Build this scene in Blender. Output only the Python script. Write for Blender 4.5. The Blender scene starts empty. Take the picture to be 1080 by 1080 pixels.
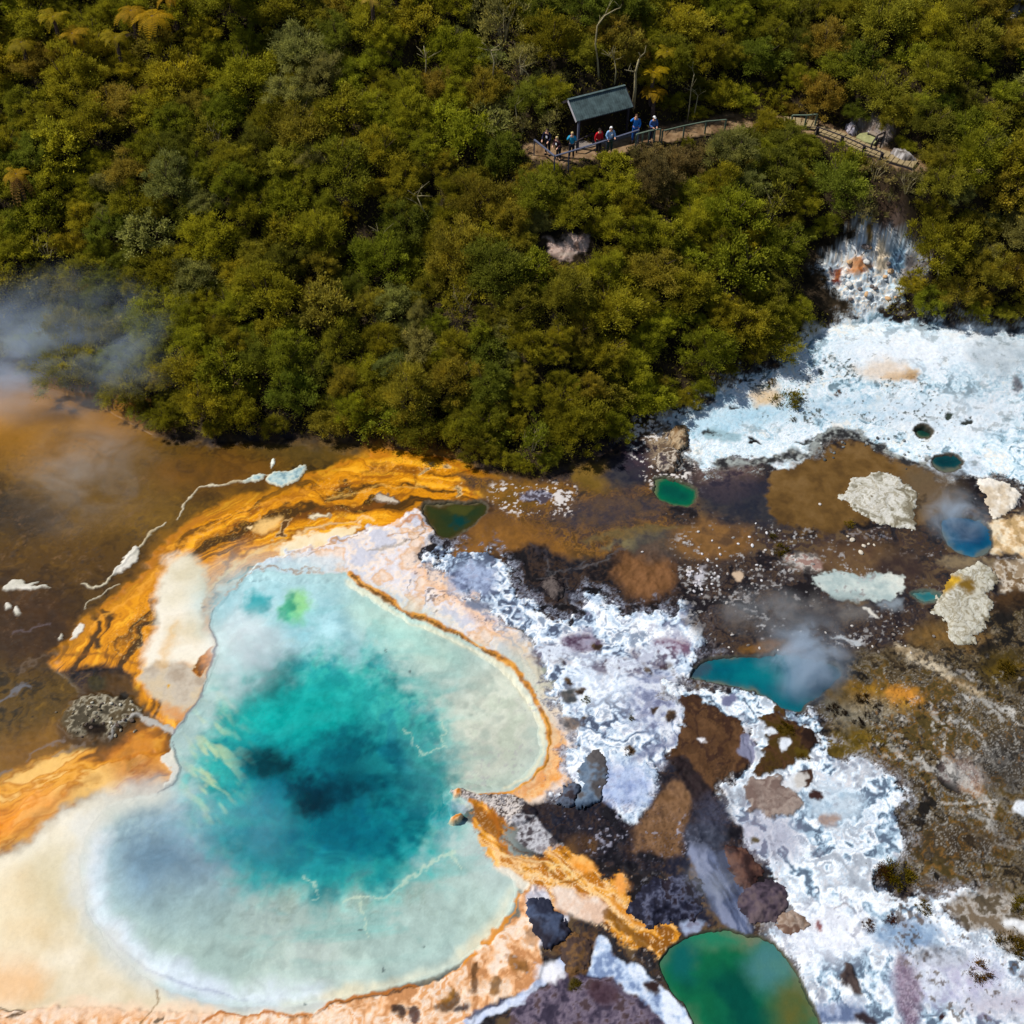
GSTEP = 0.055
import bpy, math, random
import numpy as np
from mathutils import Vector, Matrix

SC = bpy.context.scene
COL = SC.collection
RNG = np.random.default_rng(11)
random.seed(11)
PI = math.pi
f32 = np.float32

# ------------------------------------------------------------------ camera
CAM_H, PITCH, FPX = 45.0, math.radians(48.0), 1158.0
SP, CP = math.sin(PITCH), math.cos(PITCH)
cam_d = bpy.data.cameras.new('camera')
cam = bpy.data.objects.new('camera', cam_d)
COL.objects.link(cam)
cam.location = (0, 0, CAM_H)
cam.rotation_euler = (PI / 2 - PITCH, 0, 0)
cam_d.sensor_fit = 'HORIZONTAL'
cam_d.angle = 2 * math.atan(540 / FPX)
cam_d.clip_end = 3000
SC.camera = cam

def project(x, y, z):
    """where a world point lies in the photograph (1080 px frame)"""
    dz = z - CAM_H
    dep = y * CP - dz * SP
    return 540 + FPX * x / dep, 540 - FPX * (y * SP + dz * CP) / dep

def at(u, v, z=0.0):
    """the point of the level z that shows at a photo position"""
    a = (u - 540) / FPX
    b = (540 - v) / FPX
    d = Vector((a, CP + b * SP, -SP + b * CP))
    k = (z - CAM_H) / d.z
    return Vector((d.x * k, d.y * k, z))

# ------------------------------------------------------------------ light
W = bpy.data.worlds.new('World')
SC.world = W
W.use_nodes = True
nt = W.node_tree
bg = nt.nodes['Background']
sky = nt.nodes.new('ShaderNodeTexSky')
sky.sky_type = 'NISHITA'
sky.sun_disc = False
SUN_EL, SUN_AZ = math.radians(54), math.radians(-78)     # behind the hill, from the upper left
sky.sun_elevation = SUN_EL
sky.sun_rotation = SUN_AZ
nt.links.new(sky.outputs[0], bg.inputs[0])
bg.inputs[1].default_value = 0.075
sd = bpy.data.lights.new('sun', 'SUN')
sd.energy = 4.6
sd.angle = math.radians(0.5)
sd.color = (1.0, 0.965, 0.91)
sun = bpy.data.objects.new('sun', sd)
COL.objects.link(sun)
sdir = Vector((math.sin(SUN_AZ) * math.cos(SUN_EL), math.cos(SUN_AZ) * math.cos(SUN_EL), math.sin(SUN_EL)))
sun.rotation_euler = (-sdir).to_track_quat('-Z', 'Y').to_euler()
sun.location = (-40, 40, 60)
SC.view_settings.view_transform = 'Standard'
SC.view_settings.look = 'None'
SC.view_settings.exposure = 0.0
SC.view_settings.gamma = 1.0
SC.render.engine = 'CYCLES'
SC.cycles.use_denoising = True
SC.cycles.max_bounces = 6
SC.cycles.diffuse_bounces = 2
SC.cycles.glossy_bounces = 2
SC.cycles.transmission_bounces = 3
SC.cycles.volume_bounces = 2
SC.cycles.transparent_max_bounces = 8
SC.cycles.volume_step_rate = 1.5
SC.cycles.volume_max_steps = 128

# ------------------------------------------------------------------ helpers
def lin(c):
    c = np.asarray(c, dtype=f32) / 255.0
    return np.where(c <= 0.04045, c / 12.92, ((c + 0.055) / 1.055) ** 2.4).astype(f32)

def tag(o, label=None, cat=None, group=None, kind=None):
    if label: o['label'] = label
    if cat: o['category'] = cat
    if group: o['group'] = group
    if kind: o['kind'] = kind
    return o

def mesh_np(name, verts, faces_flat, sizes, smooth=False):
    """a mesh from numpy arrays: verts n x 3, the faces' vertex numbers in a row, and each face's size"""
    me = bpy.data.meshes.new(name)
    verts = np.ascontiguousarray(verts, dtype=f32)
    sizes = np.asarray(sizes, dtype=np.int32)
    faces_flat = np.ascontiguousarray(faces_flat, dtype=np.int32).ravel()
    me.vertices.add(len(verts)); me.vertices.foreach_set('co', verts.ravel())
    me.loops.add(len(faces_flat)); me.loops.foreach_set('vertex_index', faces_flat)
    me.polygons.add(len(sizes))
    st = np.zeros(len(sizes), dtype=np.int32); st[1:] = np.cumsum(sizes)[:-1]
    me.polygons.foreach_set('loop_start', st)
    me.polygons.foreach_set('loop_total', sizes)
    me.polygons.foreach_set('use_smooth', np.full(len(sizes), smooth, dtype=bool))
    me.update(calc_edges=True)
    return me

def attr_col(me, name, rgb):
    a = me.attributes.new(name, 'FLOAT_COLOR', 'POINT')
    d = np.ones((len(rgb), 4), dtype=f32); d[:, :3] = rgb
    a.data.foreach_set('color', d.ravel())

def attr_f(me, name, val):
    a = me.attributes.new(name, 'FLOAT', 'POINT')
    a.data.foreach_set('value', np.ascontiguousarray(val, dtype=f32))

def link(name, me, mat=None, parent=None, loc=None):
    o = bpy.data.objects.new(name, me)
    COL.objects.link(o)
    if mat is not None and me is not None:
        for m in (mat if isinstance(mat, (list, tuple)) else [mat]):
            if m.name not in [x.name for x in me.materials if x]:
                me.materials.append(m)
    if parent: o.parent = parent
    if loc is not None: o.location = loc
    return o

def empty(name, loc=(0, 0, 0), rz=0.0):
    o = bpy.data.objects.new(name, None)
    COL.objects.link(o)
    o.empty_display_size = 0.3
    o.location = loc
    o.rotation_euler = (0, 0, rz)
    return o

class MB:
    """collects shapes of one part and links them as one mesh"""
    def __init__(s): s.v, s.f, s.n = [], [], []; s.c = 0
    def add(s, vs, fs):
        vs = np.asarray(vs, dtype=f32).reshape(-1, 3)
        s.v.append(vs)
        for f in fs:
            s.f.extend(i + s.c for i in f); s.n.append(len(f))
        s.c += len(vs)
    def box(s, size, loc=(0, 0, 0), M=None):
        x, y, z = (k / 2 for k in size)
        vs = [Vector((a * x, b * y, c * z)) for a in (-1, 1) for b in (-1, 1) for c in (-1, 1)]
        if M is not None: vs = [M @ p for p in vs]
        vs = [p + Vector(loc) for p in vs]
        s.add(vs, [(0, 1, 3, 2), (4, 6, 7, 5), (0, 4, 5, 1), (2, 3, 7, 6), (0, 2, 6, 4), (1, 5, 7, 3)])
    def bar(s, a, b, w, h):
        a, b = Vector(a), Vector(b)
        d = b - a
        q = d.to_track_quat('X', 'Z').to_matrix()
        s.box((d.length, w, h), (a + b) / 2, q)
    def tube(s, pts, radii, n=7):
        pts = [Vector(p) for p in pts]
        vs, fs = [], []
        for i, p in enumerate(pts):
            d = (pts[min(i + 1, len(pts) - 1)] - pts[max(i - 1, 0)]).normalized()
            e = d.orthogonal().normalized() if i == 0 else (e - d * e.dot(d)).normalized()
            g = d.cross(e)
            for k in range(n):
                t = 2 * PI * k / n
                vs.append(p + (e * math.cos(t) + g * math.sin(t)) * radii[i])
        for i in range(len(pts) - 1):
            for k in range(n):
                k2 = (k + 1) % n
                fs.append((i * n + k, i * n + k2, (i + 1) * n + k2, (i + 1) * n + k))
        fs.append(tuple(range(n))[::-1]); fs.append(tuple((len(pts) - 1) * n + k for k in range(n)))
        s.add(vs, fs)
    def mesh(s, name, smooth=False):
        return mesh_np(name, np.concatenate(s.v), np.array(s.f), np.array(s.n), smooth)
    def build(s, name, mat, parent=None, smooth=False):
        return link(name, s.mesh(name, smooth), mat, parent)

# ------------------------------------------------------------------ noise
_T = np.random.default_rng(5).uniform(-1, 1, (16, 256, 256)).astype(f32)
def vnoise(x, y, s=0):
    t = _T[s % 16]
    xi = np.floor(x); yi = np.floor(y)
    fx = (x - xi).astype(f32); fy = (y - yi).astype(f32)
    xi = xi.astype(np.int32); yi = yi.astype(np.int32)
    x0 = xi & 255; x1 = (xi + 1) & 255; y0 = yi & 255; y1 = (yi + 1) & 255
    fx = fx * fx * (3 - 2 * fx); fy = fy * fy * (3 - 2 * fy)
    a = t[y0, x0]; b = t[y0, x1]; c = t[y1, x0]; d = t[y1, x1]
    return (a + (b - a) * fx) * (1 - fy) + (c + (d - c) * fx) * fy
def fbm(x, y, s=0, o=4, g=0.55):
    r = 0; a = 1; n = 0
    ca, sa = math.cos(0.6), math.sin(0.6)
    for k in range(o):
        r = r + a * vnoise(x + 17.3 * k, y - 9.1 * k, s + k); n += a * a
        x, y = 2.03 * (x * ca - y * sa), 2.03 * (x * sa + y * ca)
        a *= g
    return (r / math.sqrt(n) * 1.6).astype(f32)
def sstep(a, b, x):
    t = np.clip((x - a) / (b - a), 0, 1)
    return t * t * (3 - 2 * t)

def smooth_poly(pts, closed=True, n=4):
    P = np.asarray(pts, dtype=np.float64)
    m = len(P); out = []
    rng = range(m) if closed else range(m - 1)
    for i in rng:
        p0, p1, p2, p3 = (P[(i - 1) % m], P[i], P[(i + 1) % m], P[(i + 2) % m]) if closed else (P[max(i - 1, 0)], P[i], P[i + 1], P[min(i + 2, m - 1)])
        for k in range(n):
            t = k / n
            out.append(0.5 * (2 * p1 + (p2 - p0) * t + (2 * p0 - 5 * p1 + 4 * p2 - p3) * t * t + (3 * p1 - p0 - 3 * p2 + p3) * t ** 3))
    if not closed: out.append(P[-1])
    return np.array(out, dtype=f32)

def pdist(px, py, P, closed=True):
    """distance to the outline; positive inside when closed"""
    best = np.full(px.shape, 1e9, dtype=f32)
    ins = np.zeros(px.shape, dtype=bool)
    m = len(P)
    for i in range(m if closed else m - 1):
        ax, ay = P[i]; bx, by = P[(i + 1) % m]
        dx, dy = bx - ax, by - ay
        l2 = dx * dx + dy * dy
        if l2 < 1e-9: continue
        rx = px - ax; ry = py - ay
        t = np.clip((rx * dx + ry * dy) / l2, 0, 1)
        ex = rx - t * dx; ey = ry - t * dy
        np.minimum(best, ex * ex + ey * ey, out=best)
        if closed and ay != by:
            c = ((ay > py) != (by > py)) & (px < dx * (py - ay) / dy + ax)
            ins ^= c
    d = np.sqrt(best)
    return np.where(ins, d, -d) if closed else d
# ------------------------------------------------------------------ lie of the land
# foot of the wooded slope, and the walking track half way up it (photo position, level)
FOOT = [(-420, 370, 0), (-160, 378, 0), (0, 392, 0), (100, 425, 0), (160, 458, 0), (230, 466, 0), (330, 462, 0), (430, 476, 0), (480, 484, 0),
        (530, 502, 0), (570, 508, 0), (610, 490, 0), (660, 466, 0), (700, 445, 0.3), (740, 428, .9), (790, 398, 1.6), (835, 372, 2.2), (880, 342, 2.6),
        (935, 338, 2.6), (985, 340, 2.6), (1040, 352, 2.4), (1090, 350, 2.4), (1250, 345, 2.5), (1500, 340, 2.5)]
TRACK_Z = 10.0
TRACK_PX = [(566, 158), (592, 165), (612, 160), (640, 156), (670, 149), (700, 142), (740, 133.5), (780, 127.5), (822, 127), (862, 135.5),
            (892, 146), (915, 157.5), (935, 164), (966, 173), (1000, 177), (1045, 176), (1090, 172)]
_fb = np.array([at(*p) for p in FOOT]); _fb = _fb[np.argsort(_fb[:, 0])]
TRACK = np.array([at(u, v, TRACK_Z) for u, v in TRACK_PX])
_tk = np.concatenate([[(-60, 68, 10), (-34, 67, 10), (-20, 65, 10), (-6, 62, 10)], TRACK, [(60, 62, 10), (90, 66, 10)]])
def foot_y(x): return np.interp(x, _fb[:, 0], _fb[:, 1])
def track_y(x): return np.interp(x, _tk[:, 0], _tk[:, 1])
def track_d(x, y, k=99):
    x = np.asarray(x, dtype=f32); y = np.asarray(y, dtype=f32)
    return pdist(x, y, TRACK[:k, :2].astype(f32), False)
def base_z(x, y):
    x = np.asarray(x, dtype=np.float64); y = np.asarray(y, dtype=np.float64)
    zt = 2.5 * sstep(44.5, 53, y) * sstep(5, 13, x)
    yb, yp = foot_y(x), track_y(x)
    s = y - yb
    t = s / np.maximum(yp - yb, 3)
    n = fbm(x * .18, y * .18, 3, 3)
    up = zt + (TRACK_Z - zt) * np.where(t < 1, np.clip(t, 0, 1) ** 0.92, 1) + np.where(t > 1, 0.56 * np.minimum(y - yp, 60), 0)
    up = up + .7 * n * np.clip(t * 3, 0, 1) * np.clip(np.abs(y - yp) / 3, 0.0, 1)
    z = np.where(s > 0, up, zt)
    m = (np.abs(y - yp) < 6) & (x > -3) & (x < 36)
    if np.any(m):
        d = track_d(x[m], y[m])
        k = 1 - sstep(0.9, 2.2, d)
        z[m] = z[m] * (1 - k) + (TRACK_Z - .02) * k
    return z

# ------------------------------------------------------------------ colours of the ground, spring by spring
class Field:
    """photo position, ground position and noise of a set of points; layers of colour are laid over it one by one"""
    def __init__(s, x, y, z):
        s.x, s.y = x.astype(f32), (y + .8 * np.asarray(z)).astype(f32)
        s.gy = np.asarray(y).astype(f32)
        u, v = project(x, y, z)
        s.u, s.v = u.astype(f32), v.astype(f32)
        n = len(x)
        F = lambda sc, sd, o: fbm(s.x * sc, s.y * sc, sd, o)
        s.n1a, s.n1b = F(.22, 0, 3), F(.22, 7, 3)
        s.n2a, s.n2b = F(.75, 1, 4), F(.75, 8, 4)
        s.n3a, s.n3b = F(2.3, 2, 4), F(2.3, 9, 4)
        s.n4a, s.n4b = F(6.5, 4, 2), F(6.5, 11, 2)
        s.ma = fbm(s.x * .5 + 1.1 * s.n2a + .8 * s.n1b, s.y * .62 + 1.1 * s.n2b, 13, 4, .55)
        s.mb = fbm(s.x * 1.9 + 1.3 * s.n3a + .8 * s.ma, s.y * 1.9 + 1.3 * s.n3b, 15, 4, .62)
        s.N = {5: s.ma + .13 * s.mb, 6: s.mb + .3 * s.n4a, 1: s.n1a + .5 * s.n2b, 2: s.n2a + .45 * s.n3a, 3: s.n3b + .5 * s.n4a, 4: s.n4b}
        s.col = np.zeros((n, 3), dtype=f32)
        s.h = np.zeros(n, dtype=f32); s.wet = np.zeros(n, dtype=f32); s.amp = np.full(n, .012, dtype=f32)
        # bend the photo position a little so that no drawn outline stays smooth
        s.wu = s.u + 3.2 * s.n2b + 2.4 * s.n3a; s.wv = s.v + 2.6 * s.n2a + 2.0 * s.n3b
        s.cu = s.u + 1.0 * s.n3a + .5 * s.n4a; s.cv = s.v + .9 * s.n3b + .5 * s.n4b
    def pick(s, idx, cols, n, contrast, streak=None):
        t = s.N[n][idx] if streak is None else streak
        t = np.clip(.5 + .36 * contrast * t, 0, .9999) * (len(cols) - 1)
        c = np.array([lin(k) for k in cols], dtype=f32)
        i = t.astype(np.int32); f = (t - i)[:, None]
        if len(cols) == 1: return np.repeat(c, len(t), 0)
        return c[i] * (1 - f) + c[i + 1] * f
    def lay(s, pts, cols, soft=1.2, rough=1.0, op=1.0, n=2, contrast=1.3, h=0, wet=None, amp=None, line=None, clean=False, rim=None, streak=None, breakup=0, hs=None, cut=None, grow=0):
        P = smooth_poly(pts, closed=line is None) if len(pts) > 2 else np.array(pts, dtype=f32)
        pad = soft + 14 * rough + (line or 0) + max(0, grow)
        lo, hi = P.min(0) - pad, P.max(0) + pad
        I = np.nonzero((s.u > lo[0]) & (s.u < hi[0]) & (s.v > lo[1]) & (s.v < hi[1]))[0]
        if not len(I): return
        if clean: px, py = s.cu[I], s.cv[I]
        else: px, py = s.u[I] + rough * (s.wu - s.u)[I], s.v[I] + rough * (s.wv - s.v)[I]
        if line is None: d = pdist(px, py, P)
        else:
            w = line * (.55 + .55 * (s.n2a[I] * .6 + .5)) if rough else line
            d = w * .5 - pdist(px, py, P, False)
        if grow: d = d + grow
        if breakup: d = d + breakup * (1.3 * s.mb[I] + .5 * s.n3a[I])
        m = sstep(-soft, soft, d) * op
        if cut is not None: m = m * sstep(cut - .5, cut + .5, (s.N[3 if n < 3 else 5] + .45 * s.n3b)[I])
        k = m > .004
        I, m, d = I[k], m[k], d[k]
        st = None
        if streak is not None: st = streak(s, I)
        c = s.pick(I, cols, n, contrast, st)
        s.col[I] = s.col[I] * (1 - m[:, None]) + c * m[:, None]
        if h: s.h[I] = s.h[I] + h * (m if hs is None else sstep(-1, hs, d))
        if wet is not None: s.wet[I] = s.wet[I] * (1 - m) + wet * m
        if amp is not None: s.amp[I] = s.amp[I] * (1 - m) + amp * m
        if rim is not None:
            rc, rw, ro = rim
            q = np.clip(1 - np.abs(d - rw * .3) / rw, 0, 1)[:, None] * ro
            s.col[I] = s.col[I] * (1 - q) + lin(rc) * q
    def folds(s, pts, col, op=.5, width=.07, level=0.0, soft=4, f='ma'):
        P = smooth_poly(pts); lo, hi = P.min(0), P.max(0)
        I = np.nonzero((s.u > lo[0]) & (s.u < hi[0]) & (s.v > lo[1]) & (s.v < hi[1]))[0]
        if not len(I): return
        m = sstep(0, soft, pdist(s.u[I], s.v[I], P)) * np.clip(1 - np.abs(getattr(s, f)[I] - level) / width, 0, 1) * np.clip(.6 + .6 * s.n1a[I], 0, 1) * op
        s.col[I] = s.col[I] * (1 - m[:, None]) + lin(col) * m[:, None]
        s.h[I] -= .03 * m
    def spot(s, u, v, ru, rv, cols, soft=None, a=0.0, **k):
        ca, sa = math.cos(a), math.sin(a)
        pts = [(u + ru * math.cos(t) * ca - rv * math.sin(t) * sa, v + ru * math.cos(t) * sa + rv * math.sin(t) * ca) for t in np.linspace(0, 2 * PI, 12, endpoint=False)]
        s.lay(pts, cols, soft=soft if soft is not None else min(ru, rv) * .7, **k)
    def specks(s, poly, cols, thr=.9, op=.9, n='n4a', soft=6, w=.55):
        P = smooth_poly(poly); lo, hi = P.min(0) - 10, P.max(0) + 10
        I = np.nonzero((s.u > lo[0]) & (s.u < hi[0]) & (s.v > lo[1]) & (s.v < hi[1]))[0]
        if not len(I): return
        m = sstep(-soft, soft, pdist(s.wu[I], s.wv[I], P)) * sstep(thr, thr + w, getattr(s, n)[I] + .75 * s.n2b[I] + .3 * s.mb[I]) * op
        c = s.pick(I, cols, 3, 1.3)
        s.col[I] = s.col[I] * (1 - m[:, None]) + c * m[:, None]

def flow(cx, cy, k_r=.05, k_a=2.2, warp=1.0, seed=3):
    """streaks that run round a spring's outlet, as mats of algae grow along the current"""
    def fn(s, I):
        u, v = s.u[I], s.v[I]
        r = np.hypot(u - cx, (v - cy) * 1.15); a = np.arctan2(v - cy, u - cx)
        r = r + warp * (13 * s.n1a[I] + 4.5 * s.n2a[I])
        return fbm(r * k_r * 2, a * k_a, seed, 4, .66) * 1.15 + .04 * s.n3a[I] + .5 * np.sin(r * k_r * 5 + 3 * s.n1b[I]) + .10 * np.sin(r * k_r * 11 + 5 * s.n1b[I])
    return fn
def along(ang, kx=.02, ky=.12, seed=6, warp=5):
    ca, sa = math.cos(ang), math.sin(ang)
    def fn(s, I):
        p = s.u[I] * ca + s.v[I] * sa; q = -s.u[I] * sa + s.v[I] * ca
        q = q + warp * (s.n1b[I] + .7 * s.n2a[I])
        return fbm(p * kx, q * ky, seed, 4, .6) * 1.3 + .2 * s.n3a[I]
    return fn

BIG_POOL = [(228, 640), (245, 621), (262, 609), (280, 602), (305, 606), (340, 606), (368, 607), (400, 628), (428, 645), (460, 657), (500, 677), (535, 701), (553, 719),
            (570, 746), (577, 772), (576, 802), (558, 822), (535, 838), (505, 838), (484, 834), (477, 842), (480, 862), (500, 868), (517, 874), (524, 888), (526, 905), (538, 920),
            (546, 938), (538, 962), (512, 995), (488, 1013), (450, 1031), (400, 1044), (360, 1054), (300, 1061), (240, 1060), (200, 1052), (155, 1034), (120, 1005), (95, 970),
            (84, 930), (86, 895), (105, 858), (130, 843), (165, 836), (183, 826), (188, 812), (184, 795), (179, 782), (196, 755), (212, 733), (222, 702), (229, 682), (222, 660)]
GREEN_POOL = [(695, 1018), (702, 1002), (717, 991), (745, 982), (770, 980), (792, 986), (816, 993), (836, 1018), (850, 1042), (868, 1086), (862, 1130), (790, 1160), (740, 1120), (734, 1088), (722, 1062), (706, 1044)]
TEAL_POOL = [(727, 712), (737, 699), (752, 692), (775, 691), (802, 690), (828, 687), (862, 694), (884, 700), (888, 712), (876, 726), (858, 738), (846, 750), (828, 750), (815, 742), (792, 729), (760, 722), (738, 718)]
BLUE_POOL = [(992, 548), (1008, 543), (1030, 546), (1043, 556), (1048, 570), (1042, 583), (1026, 588), (1008, 582), (996, 570)]
OLIVE_POOL = [(444, 531), (460, 528), (485, 529), (506, 528), (516, 535), (505, 550), (488, 562), (474, 569), (459, 563), (450, 549)]
JADE_POOL = [(689, 504), (700, 502), (716, 505), (733, 515), (735, 523), (728, 534), (706, 531), (692, 523)]
DARK_POOL = [(982, 484), (990, 478), (1002, 477), (1014, 481), (1017, 488), (1008, 497), (994, 498), (984, 492)]
TINY_POOL = [(964, 452), (970, 447), (979, 447), (985, 455), (982, 462), (972, 463), (966, 458)]
SMALL_POOL = [(960, 624), (972, 621), (986, 622), (994, 627), (988, 634), (976, 637), (964, 631)]

def paint(F):
    L, S, K = F.lay, F.spot, F.specks
    ALL = [(-2000, -2000), (4000, -2000), (4000, 4000), (-2000, 4000)]
    F.col[:] = F.pick(np.arange(len(F.u)), [(26, 20, 24), (44, 36, 40), (40, 42, 50), (78, 58, 40), (60, 48, 52), (98, 78, 54)], 5, 1.5)
    F.wet[:] = .35
    # ---- wooded slope: litter and soil
    s = F.gy - foot_y(F.x)
    m = sstep(-.3, .8, s + .4 * F.n2a)[:, None]
    F.col[:] = F.col * (1 - m) + F.pick(np.arange(len(F.u)), [(30, 25, 16), (52, 42, 26), (74, 60, 42)], 2, 1.2) * m
    F.wet[:] = F.wet * (1 - m[:, 0])
    F.amp[:] = F.amp * (1 - m[:, 0]) + .05 * m[:, 0]
    # ---- brown lagoon
    L([(-400, 372), (-150, 385), (-20, 396), (60, 410), (130, 440), (180, 464), (230, 470), (300, 467), (385, 478), (370, 490), (300, 520), (200, 560), (130, 625), (60, 690), (80, 720), (110, 740),
       (180, 770), (170, 790), (60, 820), (0, 870), (-150, 930), (-400, 960)], [(50, 36, 2), (76, 54, 4), (100, 72, 6), (90, 64, 8), (118, 86, 14)], soft=5, n=5, contrast=1.1, wet=1, amp=.004, h=-.05)
    S(30, 440, 130, 46, [(160, 108, 22), (190, 132, 40)], soft=45, n=1, op=.9); S(115, 530, 80, 50, [(118, 84, 20), (136, 100, 36)], soft=40, n=1, op=.6); S(60, 600, 110, 40, [(74, 46, 4), (90, 58, 8)], soft=30, n=5, op=.6)
    S(330, 474, 60, 10, [(96, 74, 24), (120, 88, 26)], soft=10, op=.8); S(230, 500, 70, 22, [(98, 62, 10), (125, 80, 14)], soft=18, op=.7)
    S(25, 545, 45, 22, [(58, 48, 38), (72, 52, 22)], soft=16, op=.8, n=3); S(30, 660, 60, 45, [(62, 36, 6), (82, 50, 10)], soft=25, op=.9)
    S(160, 600, 50, 16, [(70, 42, 8)], soft=12, op=.6, a=-.7); S(60, 790, 75, 26, [(136, 90, 16), (152, 104, 28)], soft=18, op=.7, a=-.2)
    K([(0, 470), (180, 480), (140, 600), (0, 720)], [(150, 110, 70), (70, 60, 50)], thr=.85, op=.35, soft=30)
    # ---- cream shallows at the lagoon's outlet
    L([(-400, 880), (-150, 890), (0, 903), (45, 872), (85, 846), (112, 840), (100, 880), (90, 930), (100, 985), (140, 1025), (200, 1052), (260, 1062), (345, 1058), (330, 1070), (200, 1076), (100, 1073), (0, 1070), (-150, 1080), (-400, 1090)],
      [(202, 188, 156), (220, 208, 182), (228, 220, 200)], soft=12, rough=.8, n=1, wet=1, amp=.004, h=-.02)
    S(20, 960, 40, 45, [(214, 182, 128), (218, 196, 150)], soft=30, op=.6, n=1); S(10, 1035, 40, 22, [(222, 168, 104)], soft=18, op=.7); S(60, 930, 32, 40, [(198, 190, 158)], soft=25, op=.55)
    # ---- orange mats
    fl = flow(395, 780, .055, 1.1)
    ORG = [(84, 54, 6), (132, 82, 4), (182, 114, 2), (216, 140, 4), (196, 122, 2), (224, 148, 8), (234, 166, 30)]
    L([(545, 514), (520, 500), (497, 489), (470, 478), (430, 473), (395, 475), (365, 484), (340, 492), (322, 500), (300, 513), (265, 520), (233, 528), (200, 547), (173, 575), (160, 595), (133, 619),
       (100, 642), (67, 675), (50, 695), (60, 706), (90, 703), (120, 702), (140, 712), (143, 740), (165, 762), (187, 775), (196, 757), (210, 735), (222, 715), (228, 690), (226, 650), (250, 620),
       (275, 605), (320, 585), (380, 560), (440, 548), (445, 530), (520, 526)], ORG, soft=3.5, rough=.7, streak=fl, contrast=.95, wet=.95, amp=.002, h=.02)
    L([(545, 517), (520, 503), (495, 492), (465, 480), (430, 475), (390, 478), (345, 494), (300, 515), (240, 530), (200, 550), (165, 590), (133, 622), (100, 645), (62, 685)], [(128, 84, 8), (156, 104, 12)], line=16, soft=9, op=.6)
    for p, w, c in [([(235, 560), (290, 530), (340, 515), (390, 505), (440, 495)], 5, (150, 84, 6)), ([(245, 588), (270, 566), (300, 556), (335, 541), (385, 536), (425, 522), (440, 505), (420, 494), (380, 500)], 7, (132, 76, 8)),
                    ([(225, 618), (250, 588), (290, 575), (330, 560), (365, 548)], 4, (138, 80, 12)), ([(455, 482), (490, 492), (503, 508), (498, 522)], 5, (168, 92, 6)), ([(320, 500), (370, 486), (420, 480)], 4, (196, 120, 18)),
                    ([(480, 512), (510, 516), (545, 520)], 7, (150, 92, 16)), ([(110, 640), (160, 600), (190, 562), (230, 540)], 5, (180, 110, 18)), ([(70, 690), (110, 690), (150, 700), (165, 730)], 4, (136, 82, 14)),
                    ([(205, 640), (225, 612), (262, 590), (300, 572)], 3, (228, 190, 120)), ([(290, 583), (320, 566), (352, 552), (392, 548)], 2.4, (236, 204, 150)), ([(345, 530), (400, 512), (455, 512)], 1.6, (224, 178, 92)),
                    ([(180, 580), (240, 545), (300, 527), (360, 508), (430, 486)], 1.6, (236, 160, 40)), ([(95, 668), (140, 632), (165, 605)], 2, (232, 160, 50))]:
        L(p, [c], line=w, soft=2.2, op=.75)
    OB = [(520, 520), (497, 497), (440, 482), (390, 484), (330, 505), (240, 540), (190, 575), (150, 630), (110, 680), (150, 700), (170, 640), (182, 590), (215, 600), (260, 600), (320, 580), (440, 540)]
    F.folds(OB, (104, 66, 6), .5, .22, .7); F.folds(OB, (236, 200, 130), .45, .08, -.6); F.folds(OB, (240, 178, 60), .4, .16, 0)
    # the old orange swirl's islands and slits
    L([(392, 526), (400, 521), (412, 522), (421, 531), (408, 532)], [(176, 160, 140), (206, 196, 178)], rim=((96, 66, 30), 2.0, .8), h=.05, wet=0)
    for u, v, a, b, an in [(447, 495, 6, 2.2, -.8), (471, 491, 4.5, 3, 0), (484, 516, 5, 2, -1)]: S(u, v, a, b, [(96, 72, 40), (140, 112, 80)], soft=1, a=an, rim=((224, 190, 130), 1.6, .7), h=-.04)
    L([(293, 567), (299, 553), (311, 546), (306, 556), (298, 567)], [(104, 66, 22)], soft=1.2, rim=((226, 190, 130), 1.4, .6)); L([(324, 545), (336, 543), (345, 547), (334, 550)], [(186, 170, 132), (222, 208, 176)], rim=((110, 70, 20), 1.5, .6))
    S(99, 677, 7, 5, [(60, 40, 16), (100, 66, 22)], soft=3)
    S(268, 556, 3, 2, [(230, 200, 150)], soft=1); S(285, 553, 14, 5, [(226, 182, 110)], soft=5, a=-.5)
    # ---- cream pan left of the big spring
    L([(180, 588), (199, 586), (212, 598), (216, 615), (219, 635), (215, 655), (228, 680), (222, 700), (205, 700), (190, 700), (165, 716), (152, 708), (150, 690), (160, 665), (164, 630), (171, 604)],
      [(206, 196, 168), (222, 214, 192), (230, 222, 204), (212, 198, 168)], soft=7, rough=.8, n=1, contrast=1, wet=.9, h=.01, amp=.002)
    L([(152, 700), (185, 698), (216, 704), (214, 730), (196, 752), (184, 762), (164, 744), (150, 722)], [(168, 152, 132), (188, 176, 158), (198, 180, 150)], soft=5, n=2, wet=.5)
    S(185, 757, 18, 7, [(206, 130, 62), (200, 150, 100)], soft=5, a=.4); S(176, 682, 5, 26, [(214, 168, 96)], soft=7, op=.6, a=.3); S(176, 726, 3, 3, [(200, 150, 40)], soft=1.5)
    L([(215, 634), (226, 619), (250, 614), (247, 626), (232, 640), (220, 644)], [(150, 84, 10), (208, 132, 30), (214, 150, 70)], n=3, soft=1.4, rim=((220, 200, 160), 1.2, .5))
    L([(204, 700), (214, 690), (228, 686), (224, 700), (213, 714), (206, 712)], [(126, 74, 14), (196, 120, 30)], n=3, soft=1.4, rim=((220, 200, 160), 1.2, .5))
    L([(288, 592), (310, 572), (350, 561), (378, 553), (366, 568), (330, 584), (302, 597)], [(226, 200, 150), (234, 216, 180)], soft=2, h=.02)
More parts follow.
